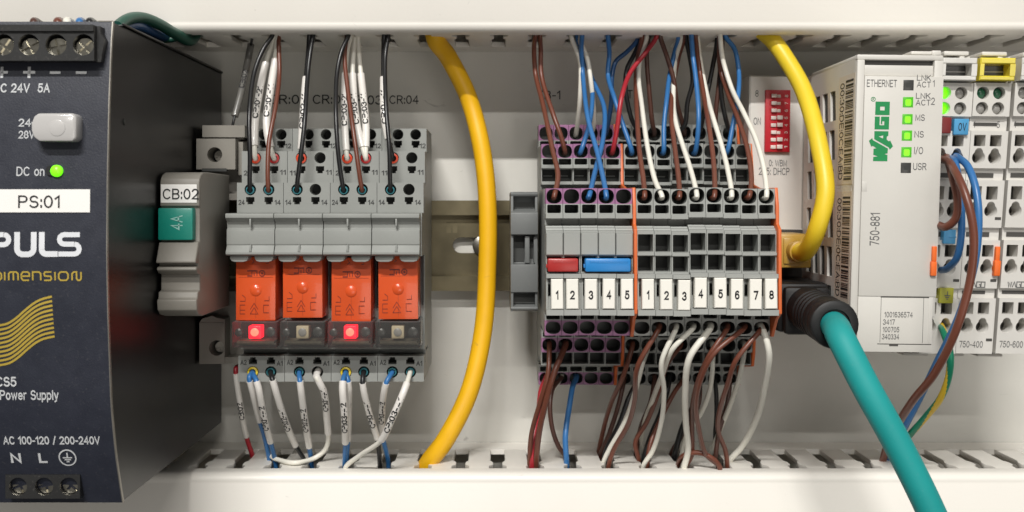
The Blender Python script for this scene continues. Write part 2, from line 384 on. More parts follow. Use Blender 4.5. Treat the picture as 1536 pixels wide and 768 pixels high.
def pbox(px0, px1, py0, py1, d, turn=0):
    """frame on the plane at depth d that covers a pixel box; turn 90 = reads upwards"""
    x0, x1, z0, z1 = X(px0, d), X(px1, d), Z(py1, d), Z(py0, d)
    if turn == 90: return lambda u, v: (x1-(x1-x0)*v, z0+(z1-z0)*u, d)
    if turn == -90: return lambda u, v: (x0+(x1-x0)*v, z1-(z1-z0)*u, d)
    if turn == 180: return lambda u, v: (x1-(x1-x0)*u, z1-(z1-z0)*v, d)
    return lambda u, v: (x0+(x1-x0)*u, z0+(z1-z0)*v, d)
def stroke(mb, pts, w, mp, mi=0, closed=False):
    """a flat ribbon of width w along pts (2D), mapped by mp"""
    P = [Vector((p[0], p[1])) for p in pts]; n = len(P); L = []; R = []
    for i in range(n):
        a = P[i-1] if (closed or i > 0) else P[i]; b = P[(i+1) % n] if (closed or i < n-1) else P[i]
        t1 = (P[i]-a).normalized() if (P[i]-a).length > 1e-9 else (b-P[i]).normalized()
        t2 = (b-P[i]).normalized() if (b-P[i]).length > 1e-9 else t1
        t = (t1+t2); t = t.normalized() if t.length > 1e-6 else t1
        k = 1/max(0.5, t.dot(t1)); nn = Vector((-t.y, t.x))*w*0.5*k
        L.append(P[i]+nn); R.append(P[i]-nn)
    vs = [mp(*p) for p in L]+[mp(*p) for p in R]
    mb.add(vs, [(i, (i+1) % n, n+(i+1) % n, n+i) for i in range(n if closed else n-1)], mi)

def spline(pts, per=7):
    P = [Vector(p) for p in pts]; P = [P[0]*2-P[1]]+P+[P[-1]*2-P[-2]]; out = []
    for i in range(1, len(P)-2):
        p0, p1, p2, p3 = P[i-1], P[i], P[i+1], P[i+2]
        t0 = 0; t1 = t0+max(1e-4, (p1-p0).length**.5); t2 = t1+max(1e-4, (p2-p1).length**.5); t3 = t2+max(1e-4, (p3-p2).length**.5)
        for k in range(per):
            t = t1+(t2-t1)*k/per
            a1 = p0*((t1-t)/(t1-t0))+p1*((t-t0)/(t1-t0)); a2 = p1*((t2-t)/(t2-t1))+p2*((t-t1)/(t2-t1)); a3 = p2*((t3-t)/(t3-t2))+p3*((t-t2)/(t3-t2))
            b1 = a1*((t2-t)/(t2-t0))+a2*((t-t0)/(t2-t0)); b2 = a2*((t3-t)/(t3-t1))+a3*((t-t1)/(t3-t1))
            out.append(b1*((t2-t)/(t2-t1))+b2*((t-t1)/(t2-t1)))
    out.append(P[-2]); return out
def arclen(path):
    L = [0]
    for i in range(1, len(path)): L.append(L[-1]+(path[i]-path[i-1]).length)
    return L
def at(path, L, s_):
    s_ = max(0, min(L[-1], s_))
    for i in range(1, len(L)):
        if L[i] >= s_: break
    t = (s_-L[i-1])/max(1e-9, L[i]-L[i-1])
    return path[i-1].lerp(path[i], t), (path[i]-path[i-1]).normalized()
def sub(path, L, a, b, n=14): return [at(path, L, a+(b-a)*i/(n-1))[0] for i in range(n)]
def wrap_text(mb, body, path, L, a, b, r, h):
    """print body on a sleeve, reading upwards, between arc lengths a and b"""
    up = at(path, L, b)[0].y > at(path, L, a)[0].y
    def mp(u, v):
        s_ = a+(b-a)*u if up else b-(b-a)*u
        p, t = at(path, L, s_)
        if not up: t = -t
        n = Vector((0, 0, 1)); n = (n-t*n.dot(t)).normalized(); lf = n.cross(t).normalized()
        if lf.x*(-t.y)+lf.y*t.x < 0: lf = -lf
        an = (v-0.5)*h/r
        return p+(n*math.cos(an)+lf*math.sin(an))*(r+0.05)
    write(mb, body, mp, wt=.2)
# ------------------------------------------------------------------ the setting: panel, ducts, rail
bp = MB().box(-330, 330, -160, 160, -2, 0)
panel = single('back_panel', bp, 'panel_paint', 'light grey painted back plate behind all the devices', 'panel', kind='structure', org=(0, 0, 0))
def panel_part(name, mb, m):
    o = bpy.data.objects.new(name, mb.mesh(name, m, (0, 0, 0))); COL.objects.link(o); o.parent = panel
for body, a, b, c, e in (('CR:01', 403, 458, 142, 156), ('CR:02', 469, 523, 142, 156), ('CR:03', 521, 573, 143, 157), ('CR:04', 584, 628, 143, 156), ('TB-1', 806, 841, 136, 149), ('T', 941, 949, 135, 148)):
    m = MB(); write(m, body, pbox(a, b, c, e, 0.15)); panel_part('printed_text', m, 'ink_black')

def duct(label, zf, up, phase, pitch, lipz):
    """slotted wiring duct; zf = height of its slotted wall, up = +1 when the duct lies above that wall"""
    t = Thing('cable_duct', label, 'cable duct', (0, zf, 0))
    d1 = 45.0; far = zf+up*62
    m = MB().box(-320, 320, zf+up*0.2, far, 0.3, 2.2); t.part('base', m, 'duct_pvc')
    m = MB().box(-320, 320, far, far+up*1.6, 0.3, d1); t.part('outer_wall', m, 'duct_pvc')
    m = MB().box(-320, 320, zf, zf+up*1.8, 0.25, 12); t.part('slotted_wall', m, 'duct_pvc')
    # clip-on cover: rounded edge, flat face, small ridge
    e = zf+up*0.0
    pr = [(e, d1-3.5), (e, d1+0.6), (e+up*0.5, d1+1.9), (e+up*1.5, d1+2.7), (e+up*2.6, d1+3.0), (e+up*3.0, d1+2.85), (e+up*3.4, d1+3.05), (far+up*1.8, d1+3.05), (far+up*1.8, d1+1.2), (e+up*2.0, d1+1.2), (e+up*1.8, d1-3.5)]
    m = MB().prism(pr, -320, 320, 'x'); t.part('cover', m, 'duct_pvc', smooth=50)
    hw = pitch/2
    def outline():
        # half widths of the finger at depths, slot = pitch - 2*half
        prof = [(12, hw-2.35), (30, hw-2.35), (32, hw-1.5), (35.5, hw-1.5), (37.5, hw-2.8), (41.6, hw-2.8)]
        return [(w_, d_) for d_, w_ in prof]+[(-w_, d_) for d_, w_ in reversed(prof)]
    fm = MB().prism([(p[0], p[1]) for p in outline()], 0, up*1.8, 'z').mesh('finger', 'duct_pvc', (0, 0, 0), bevel=0.25)
    k0 = int(-200/pitch); 
    for k in range(-17, 17):
        o = bpy.data.objects.new('finger', fm); COL.objects.link(o); o.parent = t.root
        o.location = V(phase+pitch*(k+0.5), 0, 0)+V(0, 0, 0)
    return t
duct('white slotted cable duct along the top edge of the picture', 54.0, 1, 1.3, 12.3, 0)
duct('white slotted cable duct along the bottom edge of the picture', -85.0, -1, 1.0, 12.1, 0)

# DIN rail, a top-hat section cut into spans; screw sits in the slot
t = Thing('din_rail', 'yellowish zinc plated mounting rail running behind the devices', 'rail', (-20, -15, 0))
za, zb = 1.0, -30.6
pr = [(za, 7.5), (za, 6.4), (za-4.0, 6.4), (za-4.0, 2.8), (zb+4.0, 2.8), (zb+4.0, 6.4), (zb, 6.4), (zb, 7.5), (zb+5.1, 7.5), (zb+5.1, 4.0), (za-5.1, 4.0), (za-5.1, 7.5)]
m = MB().prism(pr, -150, -17); m.prism(pr, 1, 215)
pc = pr[:3]+pr[-2:]  # top flange and bottom flange carry on past the slot, the web is cut there
m.box(-17, 1, za-5.1, za, 6.4, 7.5); m.box(-17, 1, zb, zb+5.1, 6.4, 7.5)
m.box(-17, 1, za-5.1, za-4.0, 2.8, 6.4); m.box(-17, 1, zb+4.0, zb+5.1, 2.8, 6.4)
m.cell(front, -17, 1, zb+5.1, za-5.1, rrect(-14.8, -2.2, -17.6, -12.0, 2.75), 4.0, 0.4, 0, 1)
t.part('hat_section', m, ['rail_zinc', 'panel_paint'])
m = MB().disc(-4.4, -14.9, 0.45, 5.0, 3.4, 20, dome=.8); t.part('screw', m, 'steel')
m = MB()
for r_ in (0, 1): m.box(-17.0+r_*2.2, -15.4+r_*2.2, -10.4, -6.8, 3.98, 4.06)
m.box(-17.0, -13.2, -6.9, -6.3, 3.98, 4.06); t.part('embossed_mark', m, 'rail_zinc')

# ------------------------------------------------------------------ power supply
PX = -95.1; PL = -172.0; ZT, ZB = 45.2, -76.4
PRO = [(45.2, 126.5), (40, 127.6), (25, 129.3), (5, 130.6), (-13, 131.0), (-27, 130.2), (-50, 127.8), (-63, 124.3), (-72, 120.6), (-77, 118.4)]
def pd(z):
    for (a, da), (b, db) in zip(PRO, PRO[1:]):
        if a >= z >= b: return da+(db-da)*(a-z)/(a-b)
    return PRO[0][1] if z > PRO[0][0] else PRO[-1][1]
def on_ps(px, py):
    d = 125.0
    for _ in range(6): d = pd(Z(py, d))
    return X(px, d), Z(py, d), d
def psbox(px0, px1, py0, py1, lift=0.12):
    d = on_ps(px0, (py0+py1)/2)[2]
    x0, x1, z0, z1 = X(px0, d), X(px1, d), Z(py1, d), Z(py0, d)
    return lambda u, v: (x0+(x1-x0)*u, z0+(z1-z0)*v, pd(z0+(z1-z0)*v)+lift)
t = Thing('power_supply', 'black power supply with a white PS:01 sticker and gold wave stripes', 'power supply', (PX-38, ZB, 8))
bz = []
n = 30
for i in range(n+1):
    z = ZT+(ZB-ZT)*i/n; bz.append((z, pd(z)-1.2))
m = MB().prism([(ZT, 8)]+bz+[(ZB, 8)], PL, PX-0.3); t.part('body', m, 'ps_side')
m = MB().box(PX-0.32, PX+0.25, ZT+0.05, ZT+0.9, 8, 118, 0); m.box(PX-20, PX+0.25, ZT+0.05, ZT+0.5, 8, 118)
t.part('top_flange', m, 'ps_side', bevel=0.15)
fp = [(z, d+1.2) for z, d in bz]
m = MB().prism(fp+[(z, d-0.0) for z, d in reversed(bz)], PL, PX); t.part('front_panel', m, 'ps_front')
m = MB().prism([(z, d+1.32) for z, d in bz]+[(z, d+0.25) for z, d in reversed(bz)], PX-0.03, PX+0.22)
m.box(PX-3.5, PX+0.2, ZT-0.05, ZT+0.22, pd(ZT)-1, pd(ZT)+0.12)
t.part('front_edge', m, 'ps_edge')
m = MB().disc(0, 0, 0, .3, 1.0, 14)   # small vent dimple on the side wall
dm = MB().prism([(0.9*math.cos(a*math.pi/6)-1+Z(177, 116), 116+0.9*math.sin(a*math.pi/6)) for a in range(12)], PX-0.3, PX-0.05); t.part('dimple', dm, 'hole_dark')
def terminal_strip(px0, px1, py0, py1, screws, d0, d1, r, sy):
    m = MB(); x0, x1, z0, z1 = X(px0, d1), X(px1, d1), Z(py1, d1), Z(py0, d1)
    edges = [x0]+[(X(a, d1)+X(b, d1))/2 for a, b in zip(screws, screws[1:])]+[x1]
    for i, sx in enumerate(screws):
        m.cell(front, edges[i], edges[i+1], z0, z1, oval(X(sx, d1), Z(sy, d1), r, r), d1, d0, 0, 1)
    return m
P = t
m = terminal_strip(-36, 141, 40, 91, [-30, 5, 43, 84, 125], 125.5, 132.5, 2.6, 67)
x0, x1 = X(-36, 132.5), X(141, 132.5)
m.box(x0, X(152, 132), Z(92.5, 132.5), Z(38, 132.5), 117, 125.4)
m.prism([(X(141, 132)+.02, Z(38, 132)), (X(147, 132), Z(38, 132)), (X(147, 132), Z(48, 132)), (X(153, 132), Z(58, 132)), (X(148, 132), Z(92, 132)), (X(141, 132)+.02, Z(92, 132))], 117, 130.5, 'd')
m.box(x0, X(144, 131), Z(47, 132.5), Z(37.5, 132.5), 117, 133.2)
strip = t.part('terminal_strip', m, ['black_plastic', 'hole_dark'])
for i, sx in enumerate([-30, 5, 43, 84, 125]):
    m = MB().screw(X(sx, 132), Z(70, 132), 130.2, 2.3, [0.3, 1.0, 0.5, 0.2, 0.75][i]); t.part('screw', m, 'brass_screw', parent=strip)
m = terminal_strip(8, 120, 712, 748, [27, 66, 103], 115.5, 122.5, 2.3, 730)
strip = t.part('terminal_strip', m, ['black_plastic', 'hole_dark'])
for i, sx in enumerate([27, 66, 103]):
    m = MB().screw(X(sx, 122.5), Z(730.5, 122.5), 120.3, 2.05, [0.4, 0.2, 0.9][i]); t.part('screw', m, 'brass_screw', parent=strip)
# adjuster flap, lamp, sticker
fl = [(X(a, 131), Z(b, 131)) for a, b in ((64, 171), (117, 171), (121, 177), (121, 209), (115, 213), (66, 213), (58, 207), (54, 197), (54, 186), (58, 176))]
m = MB().prism(fl, 128.5, 134.2, 'd'); fo = t.part('adjuster_cover', m, 'flap_clear', bevel=0.6)
m = MB().disc(X(86, 134), Z(192, 134), 134.1, 134.35, 2.0, 18); t.part('adjuster_dial', m, 'flap_clear', parent=fo, bevel=0.15)
m = MB().disc(X(87, 130), Z(256.5, 130), 129, 131.2, 1.45, 18, dome=0.8); t.part('status_light', m, 'led_green')
m = MB().disc(X(78, 130), Z(256, 130), 129, 131.1, 1.2, 14); t.part('light_socket', m, 'black_plastic')
q = psbox(-40, 135.5, 284, 318.5, 0.1); q2 = psbox(-40, 135.5, 284, 318.5, 0.25)
m = MB(); nn = 4
vs = [q2(0, k/nn) for k in range(nn+1)]+[q2(1, k/nn) for k in range(nn+1)]
m.add(vs, [(k, nn+1+k, nn+2+k, k+1) for k in range(nn)]); stick = t.part('sticker', m, 'sticker_white')
m = MB(); write(m, 'PS:01', psbox(28, 91, 293, 312, 0.36)); t.part('lettering', m, 'ink_black', parent=stick)
m = MB()
for bd, a, b, c, e, bo in (('DC 24V', -9, 45, 125, 139, .012), ('5A', 57, 75, 125, 139, .012), ('24', 28, 47, 178, 190, .01), ('28V', 28, 52, 196, 208, .01), ('DC on', 25, 67, 250, 264, .004),
                       ('CS5', -6, 25, 565, 580, .01), ('Power Supply', 0, 88, 585, 600, .006), ('AC 100-120 / 200-240V', 5, 150, 654, 667, .012), ('N', 16, 32, 679, 695, .02), ('L', 58, 71, 679, 695, .02)):
    write(m, bd, psbox(a, b, c, e), bo)
for a in (3, 44): stroke(m, [(0, .5), (1, .5)], 0.24, psbox(a-9, a+9, 100, 117)); stroke(m, [(.5, 0), (.5, 1)], 0.24, psbox(a-9, a+9, 100, 117))
for a in (83, 122): stroke(m, [(0, .5), (1, .5)], 0.24, psbox(a-8, a+8, 101, 117))
stroke(m, [(0, .5), (1, .5)], 0.16, psbox(47.5, 53, 178, 190))
g = psbox(88, 115, 673, 700)
stroke(m, [(.5+.46*math.cos(k*math.pi/14), .5+.46*math.sin(k*math.pi/14)) for k in range(28)], 0.07, g, closed=True)
for pts in ([(.5, .8), (.5, .5)], [(.24, .5), (.76, .5)], [(.32, .38), (.68, .38)], [(.42, .26), (.58, .26)]): stroke(m, pts, 0.07, g)
t.part('lettering', m, 'ink_white')
def arcpts(cx, cy, rx, ry, a0, a1, n=6): return [(cx+rx*math.cos(math.radians(a0+(a1-a0)*i/n)), cy+ry*math.sin(math.radians(a0+(a1-a0)*i/n))) for i in range(n+1)]
m = MB()     # maker's name in heavy rounded strokes, px frame
full = psbox(0, 100, 300, 400)
def pxm(u, v): return full(u/100, (400-v)/100)
def S_(pts, w_): stroke(m, pts, w_, pxm)
S_([(-17, 385), (-17, 352), (6, 352)]+arcpts(6, 359.5, 7.5, 7.5, -90, 90)+[(-17, 367)], 7.5)
S_([(26, 348)]+[(26, 372)]+arcpts(35, 373, 9, 8.5, 180, 90)+arcpts(42, 373, 9, 8.5, 90, 0)+[(51, 348)], 8.5)
S_([(63, 348), (63, 374)]+arcpts(70, 374, 7, 7, 180, 90)+[(87, 381)], 8.5)
S_([(120, 352), (100, 352)]+arcpts(97, 359, 7.5, 7.2, -90, -270)+[(112, 366.2)]+arcpts(112, 373.6, 7.2, 7.4, -90, 90)+[(88, 381)], 7.5)
t.part('maker_name', m, 'logo_white')
m = MB()
L_, T_, B_ = 0, 408, 420.5
def let(x0, w_, strokes):
    for st in strokes: stroke(m, [(x0+w_*a, T_+(B_-T_)*b) for a, b in st], 2.3, pxm)
let(-9, 11, [[(0, 0), (.7, 0), (1, .25), (1, .75), (.7, 1), (0, 1), (0, 0)]])
let(7, 1, [[(0, 0), (0, 1)]])
let(13, 14, [[(0, 1), (0, .2), (.2, 0), (.8, 0), (1, .2), (1, 1)], [(.5, .05), (.5, 1)]])
let(32, 12, [[(0, .5), (1, .5), (1, .2), (.8, 0), (.2, 0), (0, .25), (0, .75), (.2, 1), (.95, 1)]])
let(49, 12, [[(0, 1), (0, 0), (.8, 0), (1, .2), (1, 1)]])
let(66, 11, [[(1, 0), (.15, 0), (0, .2), (.1, .48), (.9, .52), (1, .8), (.85, 1), (0, 1)]])
let(82.5, 1, [[(0, 0), (0, 1)]])
let(88, 14, [[(.2, 0), (.8, 0), (1, .25), (1, .75), (.8, 1), (.2, 1), (0, .75), (0, .25), (.2, 0)]])
let(108, 13.5, [[(0, 1), (0, .2), (.2, 0), (.5, 0), (.5, .8), (.65, 1), (.85, 1), (1, .8), (1, 0)]])
t.part('product_name', m, 'logo_yellow')
m = MB()
for k in range(10):
    o = 6.7*k
    ctrl = [(-14, 490+o), (-2, 488.5+o), (10, 485.5+o*1.0), (22, 478+o), (36, 466+o), (50, 455+o), (62, 449+o), (77+k*.25, 445+o)]
    sm = [(p.x, p.y) for p in spline([(a, b, 0) for a, b in ctrl], 4)]
    stroke(m, sm, 3.3, pxm)
t.part('wave_emblem', m, 'logo_yellow')
# wires leaving the supply terminals
# ------------------------------------------------------------------ circuit breaker CB:02
BX0, BX1 = -94.7, -83.6
t = Thing('circuit_breaker', 'grey plug-in circuit breaker with CB:02 label and teal button', 'circuit breaker', (-90, -52, 8))
kk = 334/F
def zz(py): return (VY-py)*kk
prof = [(zz(257)-.2, 45), (zz(257), 72), (zz(258), 78), (zz(262), 81), (zz(268), 82.6), (zz(276), 83), (zz(309), 83), (zz(311), 82), (zz(362), 82), (zz(363), 84), (zz(391), 87.2), (zz(394), 87), (zz(394.5), 84), (zz(399), 84), (zz(399.5), 86.2), (zz(404), 86.5), (zz(409), 85), (zz(412), 82.2), (zz(435), 82.2), (zz(437), 84.5), (zz(446), 85), (zz(449), 86.2), (zz(464), 85.8), (zz(471), 83.8), (zz(476), 79), (zz(476), 45)]
prof = [(z, d+3) for z, d in prof]
m = MB().prism(prof, BX0, BX1); t.part('body', m, 'breaker_grey', bevel=0.45, smooth=50)
m = MB().box(BX0-0.05, BX0+9.8, zz(360), zz(312), 81, 88.2); bt = t.part('button', m, 'teal_button', bevel=0.45)
m = MB(); write(m, '4A', pbox(256, 274, 323, 345, 88.32, 90)); t.part('lettering', m, 'ink_teal', parent=bt)
m = MB().box(BX0+0.25, BX0+10.4, zz(304), zz(276.5), 85.9, 86.15); st = t.part('sticker', m, 'sticker_white')
m = MB(); write(m, 'CB:02', pbox(244, 298, 283, 299, 86.3)); t.part('lettering', m, 'ink_black', parent=st)
m = MB()
d1 = 46.0
z_ = lambda py: Z(py, d1)
x_ = lambda px: X(px, d1)
m.cell(front, x_(294.5), x_(353), z_(254), z_(208), oval(x_(322), z_(232), 2.4, 2.4), d1, 38, 0, 1)
m.box(x_(300), x_(364), z_(205), z_(187), 12, 43); m.box(x_(303), x_(358), z_(208)+.02, z_(204), 12, 40)
m.box(x_(296), x_(362), z_(300), z_(210), 12, 37.9); m.box(x_(354), x_(361), z_(262), z_(212), 30, 42.5)
t.part('upper_clip', m, ['breaker_grey', 'hole_dark'], bevel=0.0)
m = MB().screw(x_(324), z_(233), 40.5, 1.75, .5); t.part('screw', m, 'steel')
m = MB().box(x_(303), x_(340), z_(257), z_(252.5), d1-1.0, d1+0.1); t.part('slot', m, 'hole_dark')
d1 = 42.0
m = MB().cell(front, x_(299), x_(337), z_(546), z_(484), oval(x_(325), z_(522), 2.5, 2.5), d1, 34, 0, 1)
m.box(x_(337)+.03, x_(358), z_(546), z_(536), 20, d1-.6); m.box(x_(300), x_(358), z_(546), z_(440), 12, 33.9)
m.prism([(x_(299), z_(484)+.02), (x_(303), z_(478)), (x_(318), z_(474)), (x_(325), z_(477)), (x_(337), z_(479)), (x_(337), z_(484)+.02)], 34, d1-.3, 'd')
t.part('lower_clip', m, ['breaker_grey', 'hole_dark'])
m = MB().screw(x_(326), z_(523), 37, 1.8, .2); t.part('screw', m, 'steel')

# ------------------------------------------------------------------ relay sockets and relays
RP = 14.5; RX = -80.0
nums3 = [('24', '14'), ('14', '14'), ('24', '14'), ('14', '14')]
nums2 = [('21', '11'), ('11', '11'), ('21', '11'), ('11', '11')]
def tr(z0, z1, x0, x1, c=0.45):    # release slot: a rectangle with its lower corners cut
    return [(x1, z1), (x0, z1), (x0, z0+c*1.6), (x0+c, z0+c*1.6), (x0+c, z0), (x1-c, z0), (x1-c, z0+c*1.6), (x1, z0+c*1.6)]
def make_socket():
    t = Thing('relay_socket', 'x', 'relay socket', (0, -56, 8), 'relay sockets in a row')
    m = MB(); W0, W1 = 0.07, RP-0.07; mid = RP/2-.3
    m.box(W0, W1, -55.6, 24.2, 8, 29.9)
    m.box(W0, W1, -46.5, 16.5, 29.9, 40.9)
    m.box(W0, W1, -46.0, 6.4, 40.9, 47.9); m.box(W0, W1, -16, -3.0, 47.9, 62)
    zt = (-42.9, -48.3)
    m.box(W0, W1, -48.0, -43.8, 40.9, 44.5)
    # upper three steps
    for (d1, d0, z0, zm, z1, cx, ry) in ((38, 30, 16.6, 20.4, 24.2, (5.2, 10.9), 1.75), (47, 41, 6.5, 11.9, 16.5, (4.4, 10.3), 1.8), (54, 48, -2.95, 2.1, 6.4, (4.2, 9.9), 1.8)):
        xs = [W0, (cx[0]+cx[1])/2, W1]
        zh = {38: 20.9+1.4, 47: 14.4, 54: 4.3}[d1]
        for i in range(2):
            m.cell(front, xs[i], xs[i+1], zm, z1, oval(cx[i], min(z1-1.9, zh), ry, ry), d1, d0, 0, 1)
            m.cell(front, xs[i], xs[i+1], z0, zm, tr(zm-2.4, zm-0.15, cx[i]-1.3, cx[i]+1.3), d1, d0+2, 0, 1)
    # lower step, slots over entries
    cx = (4.6, 10.2); xs = [W0, 7.4, W1]; d1 = 52
    for i in range(2):
        m.cell(front, xs[i], xs[i+1], -50.6, -47.6, [(x, -98.2-z) for x, z in reversed(tr(-50.3+.1, -48.0, cx[i]-1.3, cx[i]+1.3))], d1, 46, 0, 1)
        m.cell(front, xs[i], xs[i+1], -55.6, -50.6, oval(cx[i], -52.6, 1.8, 1.8), d1, 44.5, 0, 1)
    m.box(W0, W1, -55.6, -47.6, 29.9, 44.5)
    t.part('housing', m, ['socket_grey', 'hole_dark'])
    # holding bracket across the front
    pr = [(-3.0, 60), (-3.0, 68.2), (-3.4, 68.7), (-4.3, 68.7), (-4.7, 68.2), (-5.6, 66.6), (-7.4, 66.0), (-8.0, 66.9), (-12.2, 66.9), (-12.6, 66.6), (-14.5, 68.2), (-15.2, 68.2), (-15.6, 67.6), (-15.6, 60)]
    m = MB().prism(pr, -0.2, RP-0.45); m.box(6.9, 7.4, -6.8, -4.6, 65.5, 68.6); m.box(6.9, 7.4, -14.6, -12.4, 65.5, 68.2)
    m.prism([(6.75, -14.4), (7.55, -14.4), (7.2, -12.2), (7.1, -12.2)], 66, 68.4, 'd')
    br = t.part('holding_bracket', m, 'socket_grey', bevel=0.18)
    for a, b in ((0.6, 6.1), (8.0, 13.6)):
        pts = [(a, -15.7), (b, -15.7), (b, -16.6), (b-.5, -17.3), (b-1.5, -17.6), (a+1.5, -17.6), (a+.5, -17.3), (a, -16.6)]
        m = MB().prism(pts, 59, 66.2, 'd'); t.part('claw', m, 'socket_grey', parent=br, bevel=0.2)
    m = MB().box(0.3, 0.9, -32, -15.7, 40, 50); t.part('side_cheek', m, 'black_plastic')  # both cheeks coloured black to stand for the shade between the relays
    m = MB().box(13.6, 14.2, -32, -15.7, 40, 50); t.part('side_cheek', m, 'black_plastic')
    # clear plug-in indicator module
    m = MB().box(0.35, RP-.5, -43.8, -35.9, 50, 62.4); cl = t.part('indicator_module', m, 'clear_plastic', bevel=0.4)
    m = MB().box(1.6, RP-1.7, -42.6, -41.9, 52, 61.2); m.box(1.4, 13.2, -43.2, -42.7, 52, 60); t.part('circuit_board', m, 'circuit_board', parent=cl)
    m = MB().box(0.5, RP-.65, -43.7, -36, 44.4, 49.8); t.part('module_back', m, 'socket_grey', parent=cl)
    m = MB().disc(11.6, -39.2, 59.5, 60.4, 1.5, 14, dome=.3); m.disc(1.9, -39.4, 59.5, 60.2, 1.2, 14, dome=.3); t.part('lens_boss', m, 'led_window_dark', parent=cl)
    return t
def finish_socket(root, i):
    x0 = RX+RP*i; o = root
    T = Thing.__new__(Thing); T.root = root; T.org = (x0, -56, 8)
    m = MB()
    a, b = nums3[i]; px = lambda x, d: x
    def num(s_, xc, zc, d, h=1.55):
        w_ = 0.62*h*len(s_); write(m, s_, lambda u, v: (x0+xc-w_/2+w_*u, zc-h/2+h*v, d+.08), wt=.16)
    num(a, 1.5, 0.3, 54); num(b, 12.7, 0.3, 54)
    a, b = nums2[i]; num(a, 1.7, 9.6, 47); num(b, 13.1, 9.8, 47); num('12', 13.2, 18.6, 38); num('22' if nums3[i][0] == '24' else '12', 2.6, 18.8, 38)
    num('A2', 1.7, -49.6, 52); num('A1', 13.0, -49.9, 52)
    T.part('lettering', m, 'ink_black')
    lit = i in (0, 2)
    cl = [c for c in root.children if c.name.startswith('indicator_module')][0]
    m = MB().box(x0+5.1, x0+8.9, -41.2, -37.3, 56, 61.0); led = T.part('indicator_light', m, 'led_red_rim' if lit else 'led_off', parent=cl, bevel=0.25)
    m = MB().disc(x0+7.0, -39.2, 60.9, 61.3, 1.25, 18, dome=.25); T.part('light_dome', m, 'led_red' if lit else 'lens_grey', parent=cl)
sk = make_socket()
where = ['leftmost grey relay socket beside the circuit breaker, its light glowing red', 'grey relay socket with unlit light, second from the circuit breaker', 'third grey relay socket from the circuit breaker, its light glowing red', 'rightmost grey relay socket with unlit light, nearest the yellow cable']
roots = [sk.root]+[dup(sk.root, RP*i) for i in range(1, 4)]
roots = roots[::-1]
for i, r_ in enumerate(reversed(roots)):
    r_.location = V(RX+RP*i, -56, 8); r_['label'] = where[i]; finish_socket(r_, i)
# plug-in relays
t = Thing('plug_in_relay', 'x', 'relay', (0, -35.3, 20), 'orange relays plugged into the sockets')
m = MB().box(1.25, 13.2, -35.2, -15.9, 20, 61); m.prism([(-34.9, 61), (-34.9, 61.05), (-16.2, 61.05), (-16.2, 61)], 1.6, 12.9)
t.part('case', m, 'relay_orange', bevel=0.55)
m = MB().box(2.6, 7.4, -33.5, -21.5, 30, 58.5); m.box(2.2, 7.8, -22.2, -21.2, 30, 59); m.box(2.2, 7.8, -34.2, -33.2, 30, 59); t.part('coil', m, 'relay_coil')
m = MB().box(9.2, 10.0, -33.5, -18, 30, 59); m.box(10.8, 11.6, -33.5, -19.5, 30, 58.5); m.box(2.6, 11.6, -19.6, -18.4, 30, 58); t.part('contact_spring', m, 'relay_contact')
m = MB().disc(7.2, -26.0, 60.9, 61.25, 1.75, 22, dome=0.55); t.part('case_boss', m, 'relay_orange', smooth=60)
m = MB(); f_ = lambda u, v: (1.3+u*11.9, -35.2+v*13.6, 61.1)
mm = lambda u, v: (1.3+u*11.9, -35.2+v*19.3, 61.1)
stroke(m, [(.28, .78), (.40, .78), (.40, .70), (.28, .70)], .023, mm); stroke(m, [(.40, .78), (.53, .78), (.53, .70)], .023, mm); stroke(m, [(.46, .75), (.46, .70)], .023, mm)
stroke(m, [(.66+.07*math.cos(k*.5236), 0.742+.045*math.sin(k*.5236)) for k in range(12)], .023, mm, closed=True)
stroke(m, [(.66+.018*math.cos(k*.7854), 0.742+.012*math.sin(k*.7854)) for k in range(8)], .02, mm, closed=True)
t.part('terminal_symbol', m, 'ink_faint')
m = MB()
for a in (.10,): 
    stroke(m, [(a, .10), (a+.13, .10)], .013, mm); stroke(m, [(a, .16), (a+.13, .16)], .013, mm); stroke(m, [(a, .10), (a, .24), (a+.13, .24)], .013, mm); stroke(m, [(a, .30), (a+.13, .30), (a+.13, .36), (a+.05, .40)], .013, mm)
stroke(m, [(.36, .10), (.46, .20), (.56, .10), (.36, .10)], .014, mm); stroke(m, [(.36, .17), (.46, .27), (.56, .17)], .014, mm)
stroke(m, [(.70, .12), (.84, .12)], .014, mm); stroke(m, [(.70, .12), (.70, .24), (.84, .24)], .014, mm); stroke(m, [(.72, .31), (.84, .31), (.84, .38)], .014, mm)
stroke(m, [(.13, .96), (.22, .96), (.22, .90)], .013, mm); stroke(m, [(.40, .97), (.46, .92), (.40, .90)], .013, mm); stroke(m, [(.76, .97), (.82, .97), (.82, .90), (.76, .90)], .013, mm)
stroke(m, [(.5, .03), (.5, .40)], .006, mm); stroke(m, [(.06, .68), (.94, .68)], .005, mm)
t.part('printed_marks', m, 'ink_faint')
rl = ['leftmost orange relay, beside the circuit breaker above a red lit light', 'orange relay second from the circuit breaker, above an unlit light', 'orange relay third from the circuit breaker, above a red lit light', 'rightmost orange relay, nearest the yellow cable above an unlit light']
rr_ = [t.root]+[dup(t.root, RP*i) for i in range(1, 4)]
for i, r_ in enumerate(rr_):
    r_.location = V(RX+RP*i+(.05, -.08, .1, -.03)[i], -35.3+(.0, .15, -.1, .1)[i], 20+(0, .3, -.2, .1)[i]); r_['label'] = rl[i]
    r_.rotation_euler = (math.radians((.5, -.4, .8, .2)[i]), math.radians((.3, -.2, .15, -.35)[i]), 0)

